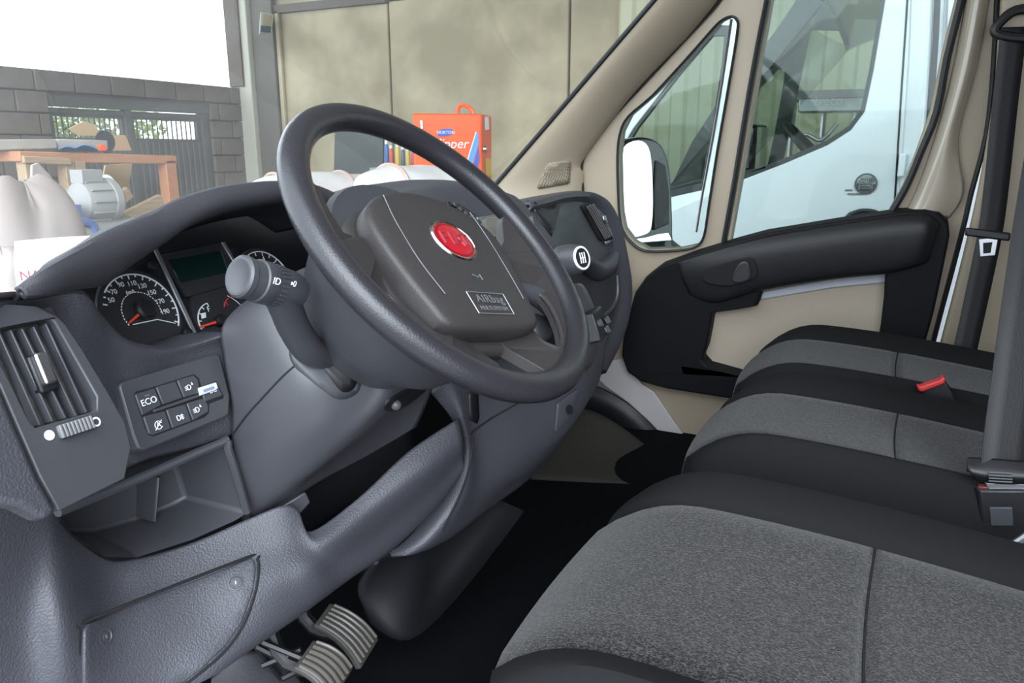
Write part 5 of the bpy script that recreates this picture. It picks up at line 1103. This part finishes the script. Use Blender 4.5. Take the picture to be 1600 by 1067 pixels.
tube('panel_gap', [O(1480, -40, 0.003), O(1476, 60, 0.003), O(1466, 200, 0.003)], 0.008, M['silver'], van, seg=6, n=2)
surf('quarter_bulge', [[O(p, q, l) for p, q in ((1424, -60), (1419, 80), (1408, 250), (1395, 420))] for l in (0.0,)]+[[O(p+26, q, 0.03) for p, q in ((1424, -60), (1419, 80), (1408, 250), (1395, 420))]]+[[O(p+36, q, 0.0) for p, q in ((1424, -60), (1419, 80), (1408, 250), (1395, 420))]], M['whitepaint'], van, solid=0.004)
hg = O(1409, 258, 0.02); obox('hinge', hg, (0.012, 0, 0), (0, 0.012, 0), (0, 0, 0.045), M['whitepaint'], van, bevel=0.005)
so_ = O(1353, 287, 0.003); rr_ = (O(1371, 287, .003)-so_).length
rg = lathe('round_emblem', so_, -VN, [(rr_*0.8, 0), (rr_, 0.0), (rr_, 0.004), (rr_*0.86, 0.005), (rr_*0.84, 0.003)], mat('grey_emblem_ring', (0.10, 0.11, 0.12), 0.4), van, seg=36)
lathe('emblem_disc', so_, -VN, [(rr_*0.85, 0), (rr_*0.85, 0.003), (0.0005, 0.003)], mat('pale_emblem', (0.62, 0.65, 0.67), 0.4), rg, seg=36)
text('emblem_text', 'AUTO', so_-VN*0.005+V((0, 0, rr_*0.45)), (0, -1, 0), (0, 0, 1), rr_*0.38, mat('dark_print', (0.05, 0.05, 0.06), 0.6), rg)
for i in range(3): obox('emblem_icon', so_-VN*0.005+V((0, 0, -rr_*(0.0+0.22*i))), (0.001, 0, 0), (0, rr_*0.42, 0), (0, 0, rr_*0.045), M['greyprint'], rg, bevel=0)
for s in (-1, 1): obox('emblem_icon', so_-VN*0.005+V((0, s*rr_*0.55, -rr_*0.2)), (0.001, 0, 0), (0, rr_*0.06, 0), (0, 0, rr_*0.4), M['greyprint'], rg, bevel=0)
for i, p in enumerate(((1326, 297), (1330, 303), (1342, 303))): obox('fuel_mark', O(*p, 0.003), (0.001, 0, 0), (0, 0.014, 0), (0, 0, 0.003), M['greyprint'], van, bevel=0)
hd = thing('x', (0, 0, 0), None, None); bpy.data.objects.remove(hd)
hcup = slab('handle_cup', [O(*p, 0.004) for p in rounded([(1322, 345), (1326, 332), (1345, 327), (1365, 327), (1372, 335), (1368, 350)], 2)], (0.01, 0, 0), M['vanblack'], van, bevel=0.002)
tube('door_handle', [O(1325, 340, 0.02), O(1342, 331, 0.035), O(1362, 331, 0.035), O(1375, 336, 0.02)], 0.012, M['black'], hcup, seg=8)
# far side, roof, floor and bonnet
FX = 1.85
far = [q+V((FX, 0, 0)) for q in vo]
holeslab('far_side', far, [[O(*p)+V((FX-0.02, 0, 0)) for p in ringoff(vwin, 0.97)], [O(*p)+V((FX-0.02, 0, 0)) for p in ringoff(vqua, 0.97)]], (0.05, 0, 0), M['vanblack'], van, bevel=0)
surf('roof', [[V((VX-0.10+(FX+0.15)*t, y, 1.47+0.03*math.sin(math.pi*t)-0.5*max(0, y-0.1)**1.3)) for t in (0, 0.2, 0.5, 0.8, 1)] for y in (-3.5, -1.5, -0.3, 0.1, 0.35)], M['whitepaint'], van, solid=0.05)
box('cab_floor', (VX+0.05, -3.5, -0.15), (VX+FX, 1.9, -0.05), M['black'], van)
box('cab_partition', (VX+0.06, -1.06, -0.1), (VX+FX-0.02, -1.0, 1.42), mat('grey_green_partition', (0.18, 0.20, 0.18), 0.7), van)
surf('bonnet', [[V((VX+0.03+(FX-0.03)*t, y, z+0.05*math.sin(math.pi*t))) for t in (0, 0.25, 0.5, 0.75, 1)] for y, z in ((1.02, 0.50), (1.4, 0.46), (1.8, 0.36), (2.05, 0.10), (2.08, -0.45))], M['whitepaint'], van, solid=0.02)
surf('van_dash', [[V((VX+0.06+(FX-0.1)*t, y, z)) for t in (0, 0.3, 0.6, 1)] for y, z in ((0.62, 0.30), (0.58, 0.55), (0.66, 0.70), (1.0, 0.62))], M['vanblack'], van, solid=0.03)
surf('van_windscreen', [[V((VX+0.06+(FX-0.1)*t, y+0.12*math.sin(math.pi*t), z)) for t in (0, 0.3, 0.6, 1)] for y, z in ((0.98, 0.58), (0.65, 0.98), (0.32, 1.40))], M['sideglass'], van, solid=0)
# its steering wheel and seats
vw = V((VX+0.52, 0.36, 0.78))
vwheel = tube('van_steering_wheel', [vw+E1*(0.19*math.cos(a))+E2*(0.19*math.sin(a)) for a in [2*math.pi*i/24 for i in range(24)]], 0.018, M['black'], van, seg=10, n=2, closed=True)
tube('van_wheel_spoke', [vw-E1*0.18, vw-WN*0.03, vw+E1*0.18], [0.016, 0.035, 0.016], M['black'], vwheel, seg=8)
for x in (0.52, 1.02, 1.45):
    st = surf('van_seat_back', [[V((VX+x+0.20*u*(1-0.25*t*t), -0.42-0.18*t+0.03*u*u, 0.35+0.62*t)) for u in (-1, -0.6, 0, 0.6, 1)] for t in (0, 0.3, 0.6, 0.85, 1.0)], M['bolster'], van, solid=0.10)
    surf('van_headrest', [[V((VX+x+0.11*u, -0.62-0.05*t, 1.0+0.18*t)) for u in (-1, -0.5, 0.5, 1)] for t in (0, 0.5, 1)], M['bolster'], st, solid=0.07)
    box('van_seat_cushion', (VX+x-0.2, -0.42, 0.1), (VX+x+0.2, 0.2, 0.38), M['bolster'], van, bevel=0.05)
# its far mirror
vm = O(1180, 232)+V((FX+0.25, 0, 0)); vm = A(1180, 232, VX+FX+0.3)
obox('van_far_mirror', vm, (0.10, -0.03, 0), (0.01, 0.04, 0), (0, 0, 0.16), M['gloss'], van, bevel=0.03)
obox('van_far_mirror_glass', vm+V((-0.01, -0.045, 0)), (0.085, -0.025, 0), (0.001, 0.002, 0), (0, 0, 0.14), M['mirror'], van, bevel=0.0)
for y in (1.35, -2.4):
    for x in (VX+0.15, VX+FX-0.1): lathe('tyre', V((x-0.1, y, GZ+0.33)), (1, 0, 0), [(0.2, 0), (0.31, 0.0), (0.33, 0.03), (0.33, 0.19), (0.31, 0.22), (0.2, 0.22)], M['rubber'], van, seg=32)
# corrugated sheet wall beyond it
cv, n = [], 0; y = -4.8; prof = []
while y < 2.3:
    prof += [(y, 0), (y+0.10, 0), (y+0.13, -0.04), (y+0.23, -0.04), (y+0.26, 0)]; y += 0.26
vv2 = [V((7.38+d, yy, zz)) for zz in (GZ, 5.0) for yy, d in prof]
cw = mk('wall_corrugated', vv2, gridfaces(2, len(prof)), M['corr'], None, smooth=False, solid=0.004); tag(cw, 'pale green corrugated metal sheet wall beyond the white van', 'wall', kind='structure')
# machine seen through the white van's cab
rk = thing('bottle_rack', (6.5, 0.2, GZ), 'grey metal gas bottle rack seen through the white van windows', 'rack')
ra_ = A(1290, 150, 6.4); rz_ = A(1290, 205, 6.4)
obox('rack_top', ra_, (0.12, 0.0, 0), (0, 0.28, 0.0), (0, 0, 0.035), M['motor'], rk, bevel=0.01)
obox('rack_shelf', A(1300, 165, 6.35), (0.12, 0, 0), (0, 0.22, 0), (0, 0, 0.05), M['steel'], rk, bevel=0.01)
text('rack_lettering', 'iveco', A(1295, 158, 6.2), (0, -1, 0), (0, 0, 1), 0.09, M['white'], rk)
for dy in (-0.22, 0.0, 0.22): tube('rack_leg', [V((6.4, ra_.y+dy, GZ)), V((6.4, ra_.y+dy, ra_.z))], 0.022, M['steel'], rk, seg=8, n=1)
tube('rack_hose', [V((6.38, ra_.y-0.1, ra_.z-0.2)), V((6.36, ra_.y, ra_.z-0.32)), V((6.36, ra_.y+0.12, ra_.z-0.28)), V((6.38, ra_.y+0.15, ra_.z-0.45))], 0.015, M['steel'], rk, seg=8)
